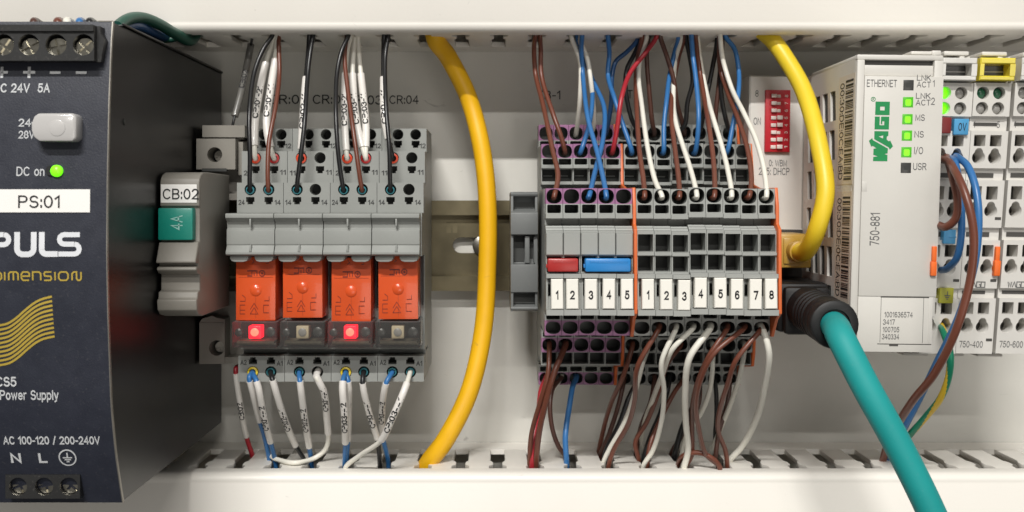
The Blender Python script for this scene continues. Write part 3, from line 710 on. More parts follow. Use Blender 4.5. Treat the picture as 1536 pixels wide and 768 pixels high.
# ------------------------------------------------------------------ end clamp of the terminal row
t = Thing('end_clamp', 'grey rail end clamp closing the left end of the terminal row', 'clamp', (9, -34, 7.6))
x0, x1 = 5.0, 13.6
pr = [(3.6, 20), (3.6, 48), (3.0, 49), (2.2, 48.6), (1.6, 45), (-1.6, 44), (-2.4, 48.5), (-3.0, 50), (-9.8, 50), (-10.0, 44.5), (-19.0, 44.5), (-19.2, 50), (-28.0, 49.2), (-28.4, 45), (-32.0, 44), (-32.6, 49), (-33.4, 49), (-34.0, 47.5), (-34.0, 20)]
m = MB().prism(pr, x0, x1); t.part('body', m, 'clamp_grey', bevel=0.25)
m = MB().box(x0+.05, x0+.9, -34, 3.5, 43, 48.6); m.box(x1-.9, x1-.05, -33.9, 3.4, 43, 48.2); t.part('side_rib', m, 'clamp_grey', bevel=.15)
m = MB().box(x0+.9, x0+4.4, -18.6, -10.4, 44.4, 44.7); m.box(x0+6.2, x0+7.2, -17.5, -11.5, 44.4, 44.7); m.box(x0+1.0, x1-1.0, -1.4, 1.0, 44.1, 44.6); m.box(x0+1.0, x1-1.0, -31.8, -28.8, 44.6, 45.2)
t.part('recess', m, 'hole_dark')
m = MB().box(x0+4.5, x0+6.0, -18.8, -10.2, 44.5, 48.6); m.box(x0+7.3, x0+8.4, -18.8, -10.2, 44.5, 48.0); t.part('latch_bar', m, 'clamp_grey', bevel=.2)

# ------------------------------------------------------------------ terminal blocks
BP = 5.07; TX = 14.8; PL_W = 1.0
def bx(i): return TX+BP*i+(PL_W if i >= 5 else 0)
TIER = dict(front=(76.0, 2.0), mid=(44.0, 16.6), back=(22.0, 23.7), low1=(70.0, -36.8), low2=(46.0, -44.9), low3=(22.0, -58.8))
def make_block(purple):
    t = Thing('terminal_block', 'x', 'terminal block', (0, -61, 8), 'purple rimmed terminal blocks' if purple else 'plain grey terminal blocks')
    a, b = 0.07, BP-0.06; c = BP/2
    m = MB(); rims = []
    # core
    m.box(a, b, -61.2, 26.6, 8, 15.9); m.box(a, b, -51.6, 18.9, 15.9, 37.9); m.box(a, b, -39.0, 4.4, 37.9, 63.4); m.box(a, b, -32.4, -4.4, 63.4, 70.5)
    def tier(d1, dep, zo0, zo1, zs0, zs1, zov, ro):
        """oval wire entry cell zo0..zo1 and square release cell zs0..zs1"""
        tgt = MB() if purple else m
        if purple: rims.append(tgt)
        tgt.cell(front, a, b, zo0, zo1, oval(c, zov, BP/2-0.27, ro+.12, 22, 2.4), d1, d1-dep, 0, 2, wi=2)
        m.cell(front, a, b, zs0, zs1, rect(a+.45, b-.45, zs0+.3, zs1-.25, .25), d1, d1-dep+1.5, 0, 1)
    tier(76, 8.5, -0.15, 4.35, -3.15, -0.15, 2.05, 2.0)
    m.box(a, b, -4.35, -3.15, 66, 76.8)                       # ledge under the front entries
    tier(44, 6, 14.45, 18.9, 12.0, 14.45, 16.55, 1.95); m.box(a, b, 11.2, 12.0, 37.9, 44.6)
    m.cell(front, a, b, 6.9, 11.2, rect(a+.25, b-.15, 7.0, 10.9, .1), 43.2, 38.2, 0, 1)
    m.box(a, b, 6.0, 6.9, 37.9, 44.6)
    m.box(a+.9, b-1.2, 8.7, 9.0, 38.1, 38.5, 0)
    tier(22, 6, 21.2, 26.5, 19.0, 21.2, 23.6, 2.1)
    # lower steps, mirrored
    tier(70, 6.5, -39.2, -34.7, -34.7, -32.7, -36.9, 1.75)
    tier(46, 8, -47.2, -42.6, -42.6, -40.2, -44.9, 1.9)
    m.cell(front, a, b, -51.6, -47.2, rect(a+.25, b-.15, -51.2, -47.6, .1), 44, 38.2, 0, 1)
    tier(22, 6, -61.2, -57.0, -57.0, -54.8, -59.0, 1.75); m.box(a, b, -54.8, -54.2, 15.9, 23)
    # middle: sloping shoulder with ridges
    sh = [(-4.4, 70.4), (-6.4, 70.8), (-6.6, 75.2), (-7.0, 75.4), (-7.3, 76.6), (-7.7, 76.8), (-8.0, 78.0), (-8.6, 78.0), (-8.6, 70.4)]
    m.prism(sh, a, b)
    if purple:
        cv = MB().box(a+.05, b-.05, -15.0, -8.65, 70.5, 78.4, ch=.2)
        m.cell(front, a, b, -20.3, -15.1, rect(a+.3, b-.3, -20.0, -15.4, .1), 77.0, 71, 0, 1)
    else:
        cv = None
        m.cell(front, a, b, -15.0, -8.6, rect(a+.3, b-.25, -14.0, -8.9, .15), 78, 70.8, 0, 1)
        m.cell(front, a, b, -20.3, -15.0, rect(a+.3, b-.25, -19.7, -15.2, .15), 78, 70.8, 0, 1)
        m.box(a, b, -15.0, -14.2, 70.5, 78.7)
    m.box(a, b, -21.5, -20.3, 70.5, 80.6)                     # ledge above the tag
    m.box(a, a+.5, -30.6, -21.5, 70.5, 79.0); m.box(b-.45, b, -30.6, -21.5, 70.5, 79.0); m.box(a+.5, b-.45, -30.6, -27.0, 70.5, 78.2); m.box(a+.5, b-.45, -23.4, -21.5, 70.5, 78.0)
    m.box(a, b, -32.2, -30.6, 70.5, 81.2)                     # ledge below the tag
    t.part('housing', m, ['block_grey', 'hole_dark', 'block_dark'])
    if purple:
        for rim in rims: t.part('purple_rim', rim, ['block_purple', 'hole_dark', 'block_dark'])
        t.part('slot_cover', cv, 'block_grey')
    tg = MB().box(1.05, 4.55, -30.4, -21.7, 78.3, 81.4, ch=.25); t.part('marker_tag', tg, 'tag_white')
    return t
pb = make_block(True); gb = make_block(False)
broots = [pb.root]+[dup(pb.root, 0) for _ in range(4)]+[gb.root]+[dup(gb.root, 0) for _ in range(7)]
random.seed(4)
WORD = [0, 'one', 'two', 'three', 'four', 'five', 'six', 'seven', 'eight']
for i, r_ in enumerate(broots):
    k = i+1 if i < 5 else i-4
    jz = [0, 0, .05, 0, -.05, -.05, -.1, -.25, .3, .25, .05, -.1, -.05][i]
    r_.location = V(bx(i), -61+jz, 8)
    r_['label'] = ('purple rimmed grey terminal block with white tag reading %s' if i < 5 else 'plain grey terminal block with white tag reading %s, right of the orange divider') % WORD[k]
    tag = [c for c in r_.children if c.name.startswith('marker_tag')][0]
    dx = [.35, -.35, -.1, 0, .15, .1, .3, .35, 0, .6, .3, .6, 0][i]
    tag.location = V(dx, random.uniform(-.1, .1), 0); ra_ = random.uniform(-.012, .012); tag.rotation_euler = (0, ra_, 0); tag.location += V(-35*ra_, 0, 0)
    m = MB(); h = 2.6; w_ = 1.35 if k != 1 else .8
    write(m, str(k), lambda u, v: (2.8-w_/2+w_*u, -26.3-h/2+h*v, 81.48), wt=.2)
    o = bpy.data.objects.new('number', m.mesh('number', 'ink_black', (0, -61, 8))); COL.objects.link(o); o.parent = tag
# orange plates
def plate(label, x0, th):
    pts = [(26.8, 8), (26.8, 20), (19.2, 23), (19.2, 41), (11, 43.5), (6, 44.5), (4.6, 55), (4.6, 75.5), (-1, 77.2), (-6, 77.2), (-7.5, 80.0), (-31.8, 80.5), (-34, 76), (-39.5, 70.8), (-40, 56), (-41, 47), (-47.4, 46), (-52, 44), (-54.5, 26), (-61.3, 22.5), (-61.3, 8)]
    return single('divider_plate', MB().prism(pts, x0, x0+th), 'plate_orange', label, 'divider plate', 'orange plates in the terminal row', bevel=0.12)
plate('orange divider plate between purple rimmed and plain terminal blocks', bx(5)-PL_W+.05, PL_W-.1)
plate('orange end plate closing the right end of the terminal row', bx(12)+BP+.05, 0.9)
# jumper bars
def jumper(m_, label, px0, px1):
    x0, x1 = X(px0, 81), X(px1, 81)
    t = Thing('jumper_bar', label, 'jumper bar', ((x0+x1)/2, -20.1, 74), 'push-in jumper bars')
    m = MB().box(x0, x1, -19.75, -15.9, 74.5, 80.4); t.part('body', m, m_, bevel=.5)
    m = MB().box(x0+1.3, x1-.8, -16.9, -16.6, 80.3, 80.55); m.box(x0+1.3, x1-.8, -17.3, -16.9, 80.3, 80.45); t.part('rib', m, m_, bevel=.08)
    m = MB().box(x0-.35, x0+.05, -18.6, -17.6, 76, 79.6); t.part('snap_stub', m, m_, bevel=.1)
jumper('jumper_red', 'short red jumper bar above white tags one and two', 821.5, 868)
jumper('jumper_blue', 'long blue jumper bar above white tags three to five', 878, 947)
# ------------------------------------------------------------------ fieldbus coupler and its I/O modules (they lean a little)
def lean(mb, slope=0.0, a=0.012, top=42.9):
    mb.v = [(x+a*z, z-a*(x-104), d-(max(0, (top-z))*slope*max(0, (d-8))/62)) for x, z, d in mb.v]
    return mb
def TL(): return MB()
t = Thing('fieldbus_coupler', 'tall light grey ethernet coupler with green lit status windows and green logo', 'fieldbus coupler', (107, -42, 8))
CX0, CX1, CD = 104.1, 129.0, 80.0
sl = 0.05
def part(name, mb, mats, parent=None, bevel=0, label=None, smooth=40, T=t): return T.part(name, lean(mb, sl), mats, parent, bevel, smooth, label)
SH = .2247  # 398/1770 low section scale
m = MB()
m.box(85.5, 104.0, -42.5, 43.0, 8, 22, ch=.5)
m.box(85.6, 104.0, -9.0, -8.6, 21.9, 22.15)
low = part('low_section', m, 'module_grey')
m = MB().box(85.7, 104, -42, -8.9, 21.9, 22.3); part('port_panel', m, 'module_dark')
m = MB().box(90.7, 99.0, 17.2, 38.0, 21.5, 23.4); m.box(90.9, 98.8, 17.5, 37.7, 23.3, 23.5); dip = part('dip_switch', m, 'dip_red', bevel=.12)
for k in range(8):
    z = 36.0-k*2.45
    on = k in (3, 4, 6, 7)
    m = MB().box(92.0, 96.9, z-.8, z+.8, 23.3, 23.56); part('slider_well', m, 'dip_red', parent=dip)
    m = MB().box(92.5, 94.2, z-.62, z+.55, 23.4, 24.0 if on else 24.6); part('slider', m, 'dip_white', parent=dip, bevel=.08)
    m = MB().box(94.5, 96.3 if on else 95.7, z-.6, z+.7 if on else z+.4, 23.4, 24.6 if on else 23.8); part('slider', m, 'dip_white', parent=dip, bevel=.08)
m = MB()
for k in range(8): 
    z = 36.0-k*2.45; write(m, str(8-k), lambda u, v: (98.2-1.1*v, z-.4+.8*u, 23.58), .01)
part('lettering', m, 'dip_white', parent=dip)
m = MB()
for bd, a, b, c, e in (('8', 1131, 1136, 136, 146), ('ON', 1129, 1140, 177, 188), ('0: WBM', 1153, 1180, 240, 250), ('255: DHCP', 1138, 1184, 252, 263)):
    g = pbox(a, b, c, e, 22.1); write(m, bd, g)
part('lettering', m, 'ink_grey', parent=low)
# main section; its left wall carries rows of slanted vents
m = MB()
m.box(CX0+2.2, CX1, -43.2, 42.3, 8, CD-2.3)
m.box(CX0+.01, CX0+2.2, -42.3, 42.3, 60.5, CD-2.3); m.box(CX0+.01, CX0+2.2, -42.3, 42.3, 8, 26.0)
m.box(CX0+.02, CX0+2.2, 36, 42.29, 26, 60.5); m.box(CX0+.02, CX0+2.2, -42.29, -36, 26, 60.5)
side = lambda u, v, w: (CX0+2.0-w, v, u)      # u along depth, w outwards to the left
rows = 6; zt0, zt1 = -36.0, 36.0; hz = (zt1-zt0)/rows
for r_ in range(rows):
    for c in range(4):
        u0 = 26.0+c*8.625; u1 = u0+8.625; v0 = zt0+r_*hz; v1 = v0+hz
        cu, cv = (u0+u1)/2, (v0+v1)/2
        o = [(cu+.6, cv+4.4), (cu-2.9, cv+4.4), (cu-2.0, cv-4.4), (cu+2.9, cv-4.4)]
        o = [(cu+2.3, cv+4.6), (cu-3.4, cv+4.6), (cu-2.3, cv-4.6), (cu+3.4, cv-4.6)]
        m.cell(side, u0, u1, v0, v1, o, 2.0, 1.25, 0, 1, walls=False)
body = part('housing', m, ['module_grey', 'hole_dark'])
m = MB()
m.box(CX0, CX1, 41.5, 43.0, 30, CD-.4)                    # roof with overhanging rim
m.box(CX0, CX0+2.2, -43.3, 41.5, CD-2.3, CD)              # left rim
m.box(CX1-2.6, CX1, -33, 41.5, CD-2.3, CD-.2)
part('rim', m, 'light_grey', bevel=.35)
m = MB().box(CX0+2.25, CX1-2.65, 40.1, 41.45, CD-2.4, CD-2.0); part('groove', m, 'module_dark')
m = MB().box(CX0+2.25, CX1-2.65, 36.9, 40.05, CD-2.4, CD-.9); part('label_ledge', m, 'light_grey', bevel=.25)
m = MB().box(CX0+2.25, CX1+.1, -27.0, 36.8, CD-2.4, CD+.05); fr = part('front_cover', m, 'light_grey', bevel=.2)
m = MB().box(CX0+2.25, CX1-.9, -43.3, -27.1, CD-2.4, CD); m.box(CX1-2.0, CX1-1.5, -40.5, -27.1, CD, CD+.1); lo = part('service_flap', m, 'light_grey', bevel=.2)
m = MB()
m.box(112.9, CX1-2.0, -27.35, -27.0, CD-.02, CD+.03); m.box(112.3, CX1-.9, -41.1, -40.85, CD, CD+.04); m.box(115.8, 118.4, -41.6, -40.9, CD, CD+.05)
m.box(113.0, 113.12, -40.6, -27.2, CD, CD+.03); m.box(CX1-3.6, CX1-3.48, -40.6, -27.2, CD, CD+.03); part('flap_seam', m, 'module_dark', parent=lo)
m = MB().box(CX0+2.3, CX0+3.8, 3.5, 6.3, CD-1, CD+.12); part('notch', m, 'light_grey', bevel=.1)
m = MB().box(CX1-.5, CX1+2.2, 44.0, 45.4, 60, 72); m.box(CX1-6.5, CX1+2.0, 44.2, 45.2, 62, 71.5); m.box(CX1-3.6, CX1+.4, 42.6, 44.2, 62, 71); m.box(CX1-1.4, CX1+1.2, 42.8, 43.3, 62, 72.4)
part('release_latch', m, 'light_grey', bevel=.3)
zc = lambda py: Z(py, CD)+.012*20
lit = (0, 1, 1, 1, 1, 0)
for k, (py, on) in enumerate(zip((126, 151.5, 177, 201.5, 226.5, 250), lit)):
    xw, zw = 119.0, Z(py, 80)-.1
    m = MB().box(xw-1.5, xw+1.5, zw-1.5, zw+1.5, CD-1, CD+.15); wd = part('status_window', m, 'led_green_rim' if on else 'led_window_dark', bevel=.1, label='lit green status window' if on else 'dark status window')
    if on: m = MB().prism(rrect(xw-.75, xw+.85, zw-1.0, zw+.8, .35), CD+.1, CD+.22, 'd'); part('lamp', m, 'led_green', parent=wd)
    else: m = MB().box(xw-.7, xw+.7, zw-.6, zw+.6, CD+.1, CD+.2); part('lamp', m, 'hole_dark', parent=wd)
def wx(px, py):   # photo pixel on the coupler front, lean undone
    d = CD; x = X(px, d); z = Z(py, d); return (x-.012*z, z+.012*(x-104))
def wbox(a, b, c, e, d, turn=0):
    x0, z1 = wx(a, c); x1, z0 = wx(b, e)
    if turn == 90: return lambda u, v: (x1-(x1-x0)*v, z0+(z1-z0)*u, d)
    return lambda u, v: (x0+(x1-x0)*u, z0+(z1-z0)*v, d)
m = MB()
for bd, a, b, c, e in (('ETHERNET', 1301, 1346, 119, 130.5), ('LNK', 1376, 1397, 112, 121), ('ACT', 1376, 1397, 122, 131), ('1', 1400, 1403, 120, 130), ('LNK', 1375, 1397, 139, 148), ('ACT', 1375, 1397, 149, 158), ('2', 1398, 1403.5, 146, 157),
                       ('MS', 1375, 1389, 171, 181), ('NS', 1374, 1388, 196, 206), ('I/O', 1374, 1387.5, 220, 231), ('USR', 1373, 1393, 244, 255)):
    write(m, bd, wbox(a, b, c, e, CD+.12))
write(m, '750-881', wbox(1310, 1324, 319, 369, CD+.12, 90))
for bd, a, b, c, e in (('1001636574', 1334, 1377, 469.5, 478.5), ('3417', 1332, 1350, 481, 489.5), ('100705', 1332, 1357, 492.5, 501), ('340334', 1331, 1357, 503.5, 512)): write(m, bd, wbox(a, b, c, e, CD+.12))
part('lettering', m, 'ink_grey', parent=fr)
m = MB(); g = wbox(1314.5, 1335, 152, 241.5, CD+.12, 90)
lg = lambda xz, yz: g((705-yz)/625, (237-xz)/134)
def poly(pts): m.add([lg(*p) for p in pts], [tuple(range(len(pts)))])
for q_ in ([(103, 80), (237, 80), (237, 132), (103, 132)], [(103, 172), (237, 172), (237, 220), (103, 220)], [(103, 132), (148, 132), (148, 172), (103, 172)], [(190, 132), (237, 132), (237, 172), (190, 172)]): poly(q_)
for q_ in ([(101, 237), (147, 237), (147, 371), (101, 371)], [(147, 327), (235, 327), (235, 371), (147, 371)], [(190, 237), (235, 237), (235, 327), (190, 327)], [(159, 237), (190, 237), (190, 285), (172, 285), (172, 315), (159, 315)]): poly(q_)
poly([(101, 390), (232, 390), (232, 435), (218, 447), (184, 434), (140, 445), (136, 495), (101, 474)]); poly([(218, 447), (218, 478), (240, 497), (250, 485), (278, 548), (250, 582), (240, 560), (136, 495), (140, 445), (184, 467), (184, 434)])
poly([(96, 705), (230, 705), (230, 640), (200, 630), (230, 622), (232, 572), (88, 484), (82, 463), (52, 492), (75, 553), (90, 545), (125, 570), (97, 575), (97, 640), (140, 655), (97, 662)])
g2_ = wbox(1307.5, 1314.5, 145, 152, CD+.12)
stroke(m, [(.5+.45*math.cos(k*.5236), .5+.45*math.sin(k*.5236)) for k in range(12)], .12, g2_, closed=True); write(m, 'R', lambda u, v: g2_(.32+.36*u, .25+.5*v))
part('maker_logo', m, 'logo_green', parent=fr)
# two address stickers with bar codes on the left wall
for (z1, z0) in ((38.0, 5.6), (3.6, -29.5)):
    m = MB().box(CX0-.06, CX0+.3, z0, z1, 62.5, 78.6); stk = part('address_sticker', m, 'paper_tan')
    m = MB(); z = z1-1.6; rnd = random.Random(11)
    while z > z0+1.5:
        w_ = rnd.choice((.22, .22, .40, .62)); m.box(CX0-.12, CX0-.03, z-w_, z, 69.6, 77.0); z -= w_+rnd.choice((.26, .26, .45, .66))
    part('bar_code', m, 'ink_black', parent=stk)
    m = MB(); zs, ze = z1-2.0, z0+1.5
    write(m, '00:30:DE:0C:EA:BD', lambda u, v: (CX0-.1, zs-(zs-ze)*u, 63.9+4.4*v)); part('lettering', m, 'ink_black', parent=stk)

# I/O modules
MS = 0.14
def zpy(py):       # photo row on the receding module front -> z
    d = 70.0
    for _ in range(8):
        z = Z(py, d); d = 70-max(0, 42.9-z)*MS
    return z
def keyhole(cx, cz, r, n=26):
    o = []
    for i in range(n):
        t = 2*math.pi*(i+.5)/n; rr = r; b = r*.85; rb = r*.62
        s_ = math.sin(t); disc = rb*rb-(b*math.cos(t))**2
        if s_ > 0 and disc > 0: rr = max(rr, b*s_+math.sqrt(disc))
        o.append((cx+rr*math.cos(t), cz+rr*math.sin(t)))
    return o
def io_module(k, label, clear_m, leds, texts):
    x0 = 130.9+11.3*k+(0.9 if k == 2 else 0); x1 = x0+11.15; T = Thing('io_module', label, 'terminal module', (x0+5.6, -44, 8), 'light grey terminal modules right of the coupler')
    def part(name, mb, mats, parent=None, bevel=0, label=None): return T.part(name, lean(mb, MS, .014), mats, parent, bevel, 40, label)
    zoff = .014*(x0-104)*1.0
    zq = lambda py: zpy(py)+zoff
    m = MB(); cs = (x0+2.75, x0+7.55); mid = (cs[0]+cs[1])/2
    m.box(x0, x1, -44.6, 43, 8, 62)
    zl = [zq(124), zq(151), zq(174)]
    for r_ in range(2):
        for c in range(2):
            u0, u1 = (x0, mid) if c == 0 else (mid, x0+10.0)
            m.cell(front, u0, u1, zl[r_+1], zl[r_], oval(cs[c], zq((139, 162)[r_]), 1.85, 1.85), 70, 66.2, 0, 0)
    m.box(x0+10.0, x1, zl[2], zl[0], 62, 69.7); 
    m.box(x0, x1, zl[0], 42.9, 62, 67.0); m.box(x0, x1, zl[2]+.02, zq(124), 62, 66.1)
    def strip_(pa, pb): 
        m.box(x0, x1, zq(pb), zq(pa), 62, 68.3)
    strip_(174, 196)
    for (ps, pe, pq, pqe, ph, pend) in ((196, 202, 202, 219, 236, 252), (270, 279, 279, 299, 316, 341), (360, 367, 367, 385, 402, 432), (447, 453, 453, 471, 490, 530)):
        a = zq(ps); b = zq(pqe+1.5); e = zq(ph+13)
        for c in range(2):
            u0, u1 = (x0, mid) if c == 0 else (mid, x1)
            m.cell(front, u0, u1, b, a, rect(cs[c]-1.7, cs[c]+1.7, zq(pqe), zq(pq), .12), 70, 63, 0, 1)
            m.cell(front, u0, u1, e, b, keyhole(cs[c], zq(ph), min(1.95, (b-e)/2-.25)), 70, 63, 0, 1, lip=(.86, 1.2))
        m.box(x0, x1, zq(pend), e, 62, 70)
    for pa, pb in ((252, 270), (341, 360), (432, 447)): strip_(pa, pb)
    part('housing', m, ['module_grey', 'module_dark'])
    m = MB()
    for pa, pb in ((259, 266), (348, 355), (436, 441), (183, 188)): m.box(x0+1.2, x0+8.2, zq(pb), zq(pa), 68, 68.5)
    for pa in (325, 418, 507): m.box(x0+9.0, x0+10.8, zq(pa+4), zq(pa), 69.9, 70.15)
    part('dark_slot', m, 'module_dark')
    # marker carrier, a clear frame with a dark window
    m = MB(); za, zb = zq(122), zq(88); xa, xb = x0+.2, x0+10.6
    m.box(xa, xb, zb-1.8, zb, 67, 73, ch=.3); m.box(xa, xb, za, za+1.4, 67, 73, ch=.3); m.box(xa, xa+1.2, za+1.4, zb-1.8, 67, 73); m.box(xb-1.6, xb, za+1.4, zb-1.8, 67, 73)
    mc = part('marker_carrier', m, clear_m, bevel=0)
    m = MB().box(xa+1.2, xb-1.6, za+1.5, zb-1.9, 66.9, 68.2); m2 = part('window', m, 'led_window_dark', parent=mc)
    m = MB().box(xa+1.2, xb-1.6, (za+zb)/2-.5, (za+zb)/2-.1, 68.2, 68.6); part('window_line', m, 'lens_grey', parent=mc)
    for (r_, c, mm_) in leds:
        m = MB().disc(cs[c], zq((139, 162)[r_]), 66.3, 67.8, 1.6, 18, dome=1.0); part('status_light', m, mm_)
    m = MB().box(x0+1.8, x0+9.2, 44.4, 45.6, 58, 70); m.box(x0+6.6, x0+8.2, 42.7, 44.6, 58, 69.5); m.box(x0+3.2, x0+6.0, 42.9, 43.6, 58, 69.2); m.box(x0+1.8, x0+3.0, 42.7, 45.5, 58, 62)
    part('release_latch', m, 'light_grey', bevel=.3)
    m = MB().prism([(x0-2.6, 43.0), (x0+1.9, 45.4), (x0+1.9, 43.0)], 40, 61, 'd'); part('latch_web', m, 'light_grey')
    m = MB().box(x0-1.4, x0+6.5, -47.6, -46.8, 50, 58); m.box(x0+.6, x0+1.6, -46.9, -44.5, 50, 57.5); m.box(x0+3.4, x0+4.8, -46.9, -44.4, 50, 57.8)
    part('foot_latch', m, 'light_grey', bevel=.25)
    m = MB()
    for bd, ox, w_, py0, py1 in texts:
        a, b = zq(py1), zq(py0); write(m, bd, lambda u, v: (x0+ox+w_*u, a+(b-a)*v, 70.12 if py0 > 200 else 68.4))
    if texts: part('lettering', m, 'ink_grey')
    if k > 0:
        m = MB(); a = zq(432); b = zq(421)
        L = [[(0, 1), (.25, 0), (.5, .9), (.75, 0), (1, 1)], [(0, 0), (.5, 1), (1, 0)], [(1, 1), (0, 1), (0, 0), (1, 0), (1, .5), (.6, .5)], [(0, 0), (1, 0), (1, 1), (0, 1), (0, 0)]]
        for i, p_ in enumerate(L): stroke(m, [(x0+2.2+i*1.35+q[0]*1.15, a+.3+(b-a-.6)*q[1]) for q in p_], .28, lambda u, v: (u, v, 70.12))
        part('maker_logo', m, 'ink_grey')
    return T, part, cs, zq, x0, x1
T0, p0, cs0, zq0, mx0, mx1 = io_module(0, 'light grey supply module with 0V clip, between coupler and yellow framed module', 'clear_white', [(0, 0, 'led_green'), (1, 0, 'led_green'), (0, 1, 'lens_grey'), (1, 1, 'lens_grey')], [])
m = MB().box(cs0[1]-1.9, cs0[1]+2.5, zq0(202), zq0(178), 68, 71.2); cb = p0('marker_clip', m, 'clip_blue', bevel=.2, label='blue clip printed 0V')
m = MB(); write(m, '0V', lambda u, v: (cs0[1]-.6+2.4*u, zq0(196)+(zq0(184)-zq0(196))*v, 71.3)); p0('lettering', m, 'ink_black', parent=cb)
m = MB().box(cs0[0]-2.2, cs0[0]+2.2, zq0(200), zq0(176), 68, 71.0); p0('marker_clip', m, 'clip_red', bevel=.2, label='dark red clip')
m = MB().box(cs0[1]-2.8, cs0[1]+.8, zq0(365), zq0(344), 68, 71.5); m.box(cs0[1]-1.4, cs0[1]+1.0, zq0(356), zq0(354), 71.4, 71.7); p0('marker_clip', m, 'clip_blue', bevel=.2, label='plain blue clip')
m = MB().box(cs0[1]-2.9, cs0[1]+1.4, zq0(454), zq0(431), 68, 71.5); eg = p0('marker_clip', m, 'clip_olive', bevel=.2, label='olive clip with an earth sign')
m = MB(); q = lambda u, v: (cs0[1]-1.6+2.2*u, zq0(449)+(zq0(436)-zq0(449))*v, 71.6)
for pts in ([(.5, 1), (.5, .5)], [(.1, .5), (.9, .5)], [(.25, .3), (.75, .3)], [(.4, .1), (.6, .1)]): stroke(m, pts, .12, q)
p0('lettering', m, 'ink_grey', parent=eg)
m = MB().box(127.2, 128.6, -16.6, -12.2, 79.5, 80.9); m.box(126.9, 128.6, -20.8, -16.6, 79.5, 81.2); part('release_tab', m, 'tab_orange', bevel=.25)
T1, p1, cs1, zq1, a1, b1 = io_module(1, 'light grey terminal module with yellow marker frame and dark green lights', 'clear_yellow', [(0, 0, 'lens_green_dark'), (0, 1, 'lens_green_dark'), (1, 0, 'lens_grey'), (1, 1, 'lens_grey')], [('1', 1.2, .5, 181, 191), ('5', 8.2, .9, 181, 191), ('750-400', .9, 7.2, 511, 521)])
m = MB().box(b1-1.6, b1-.2, zq1(392), zq1(369), 68.5, 71.4); m.box(b1-1.8, b1+.1, zq1(413), zq1(390), 68.5, 71.8); p1('release_tab', m, 'tab_orange', bevel=.25)
io_module(2, 'light grey terminal module cut off by the right picture edge', 'clear_white', [(0, 0, 'lens_grey'), (1, 0, 'lens_grey')], [('1', 1.2, .5, 181, 191), ('750-600', 1.0, 7.2, 511, 521)])

# ------------------------------------------------------------------ network plugs and cables
t = Thing('network_plug', 'yellow network plug pushed into the coupler port above the black plug', 'network plug', (95.5, -20, 22))
m = MB().box(X(1166, 45), X(1217, 45), Z(402, 45), Z(351, 45), 22.4, 45); t.part('body', m, 'plug_yellow', bevel=.6)
m = MB().box(X(1176, 46), X(1200, 46), Z(396, 46), Z(357, 46), 45, 45.7); t.part('face', m, 'plug_yellow', bevel=.3)
m = MB().disc(95.8, -15.2, 45, 50, 3.4, 24); t.part('boot', m, 'plug_yellow', bevel=.5)
m = MB()
for k in range(5): m.box(98.8, 99.4, -18.6+k*1.3, -18.0+k*1.3, 45, 45.5)
t.part('grip', m, 'plug_yellow')
m = MB(); p = spline([(95.6, -15.2, 46), (96.0, -14.8, 56), (X(1225, 65), Z(345, 65), 65), (X(1238, 66), Z(290, 66), 66), (X(1228, 60), Z(215, 60), 60), (X(1205, 48), Z(135, 48), 48), (X(1180, 42), Z(90, 42), 42), (X(1160, 39), Z(62, 39), 39), (83.5, 60, 35), (82, 68, 30)], 10)
m.tube(p, 2.75, 18)
single('network_cable', m, 'cable_lemon', 'lemon yellow network cable running from the top duct to the yellow plug', 'network cable')
m = MB(); p = spline([(X(632, 28), -97, 26), (X(640, 30), Z(698, 30), 32), (X(668, 34), Z(660, 34), 34), (X(703, 32), Z(590, 32), 32), (X(724, 29), Z(500, 29), 29), (X(731, 27), Z(400, 27), 27), (X(731, 26), Z(300, 26), 26), (X(722, 24), Z(220, 24), 24), (X(702, 22), Z(145, 22), 22), (X(672, 27), Z(85, 27), 27), (X(653, 35), Z(58, 35), 35), (-20, 60, 36), (-22, 68, 34)], 10)
m.tube(p, 3.05, 20)
single('network_cable', m, 'cable_yellow', 'deep yellow cable hanging in front of the bare rail between relays and terminals', 'network cable')
t = Thing('network_plug', 'black round network plug with ribbed boot holding the teal cable', 'network plug', (95.5, -40, 22))
m = MB().box(87.0, 103.3, -39.8, -24.6, 22.4, 56); m.box(88.5, 102.5, -40.2, -25.5, 56, 60); t.part('body', m, 'rubber_black', bevel=1.4)
def turned(prof, ax0, ax1, n=28):
    m = MB(); rings = []
    for (s_, r_) in prof:
        c = Vector(ax0).lerp(Vector(ax1), s_); rings += [(c.x+r_*math.cos(2*math.pi*k/n), c.y+r_*math.sin(2*math.pi*k/n), c.z) for k in range(n)]
    fs = [(i*n+k, i*n+(k+1) % n, (i+1)*n+(k+1) % n, (i+1)*n+k) for i in range(len(prof)-1) for k in range(n)]
    fs.append(tuple(range((len(prof)-1)*n, len(prof)*n)))
    return m.add(rings, fs)
pr = [(0, 6.8), (.25, 6.8)]
for k in range(4): a = .3+k*.11; pr += [(a, 6.8), (a+.015, 6.3), (a+.05, 6.3), (a+.065, 6.8)]
pr += [(.80, 6.8), (.82, 6.4), (.84, 6.8), (.97, 6.9), (.99, 6.7), (1.0, 6.2), (1.0, 4.4), (.97, 4.2)]
m = turned(pr, (95.9, -32.2, 58), (95.2, -34.0, 90)); t.part('boot', m, 'rubber_black', smooth=35)
m = MB(); p = spline([(95.4, -33.6, 80), (95.0, -34.4, 91), (X(1262, 101), Z(508, 101), 101), (X(1296, 106), Z(575, 106), 106), (X(1343, 108), Z(660, 108), 108), (X(1393, 108), Z(760, 108), 108), (X(1440, 106), Z(870, 106), 106)], 10)
m.tube(p, 3.85, 22)
single('network_cable', m, 'cable_teal', 'thick teal network cable hanging from the black plug', 'network cable')
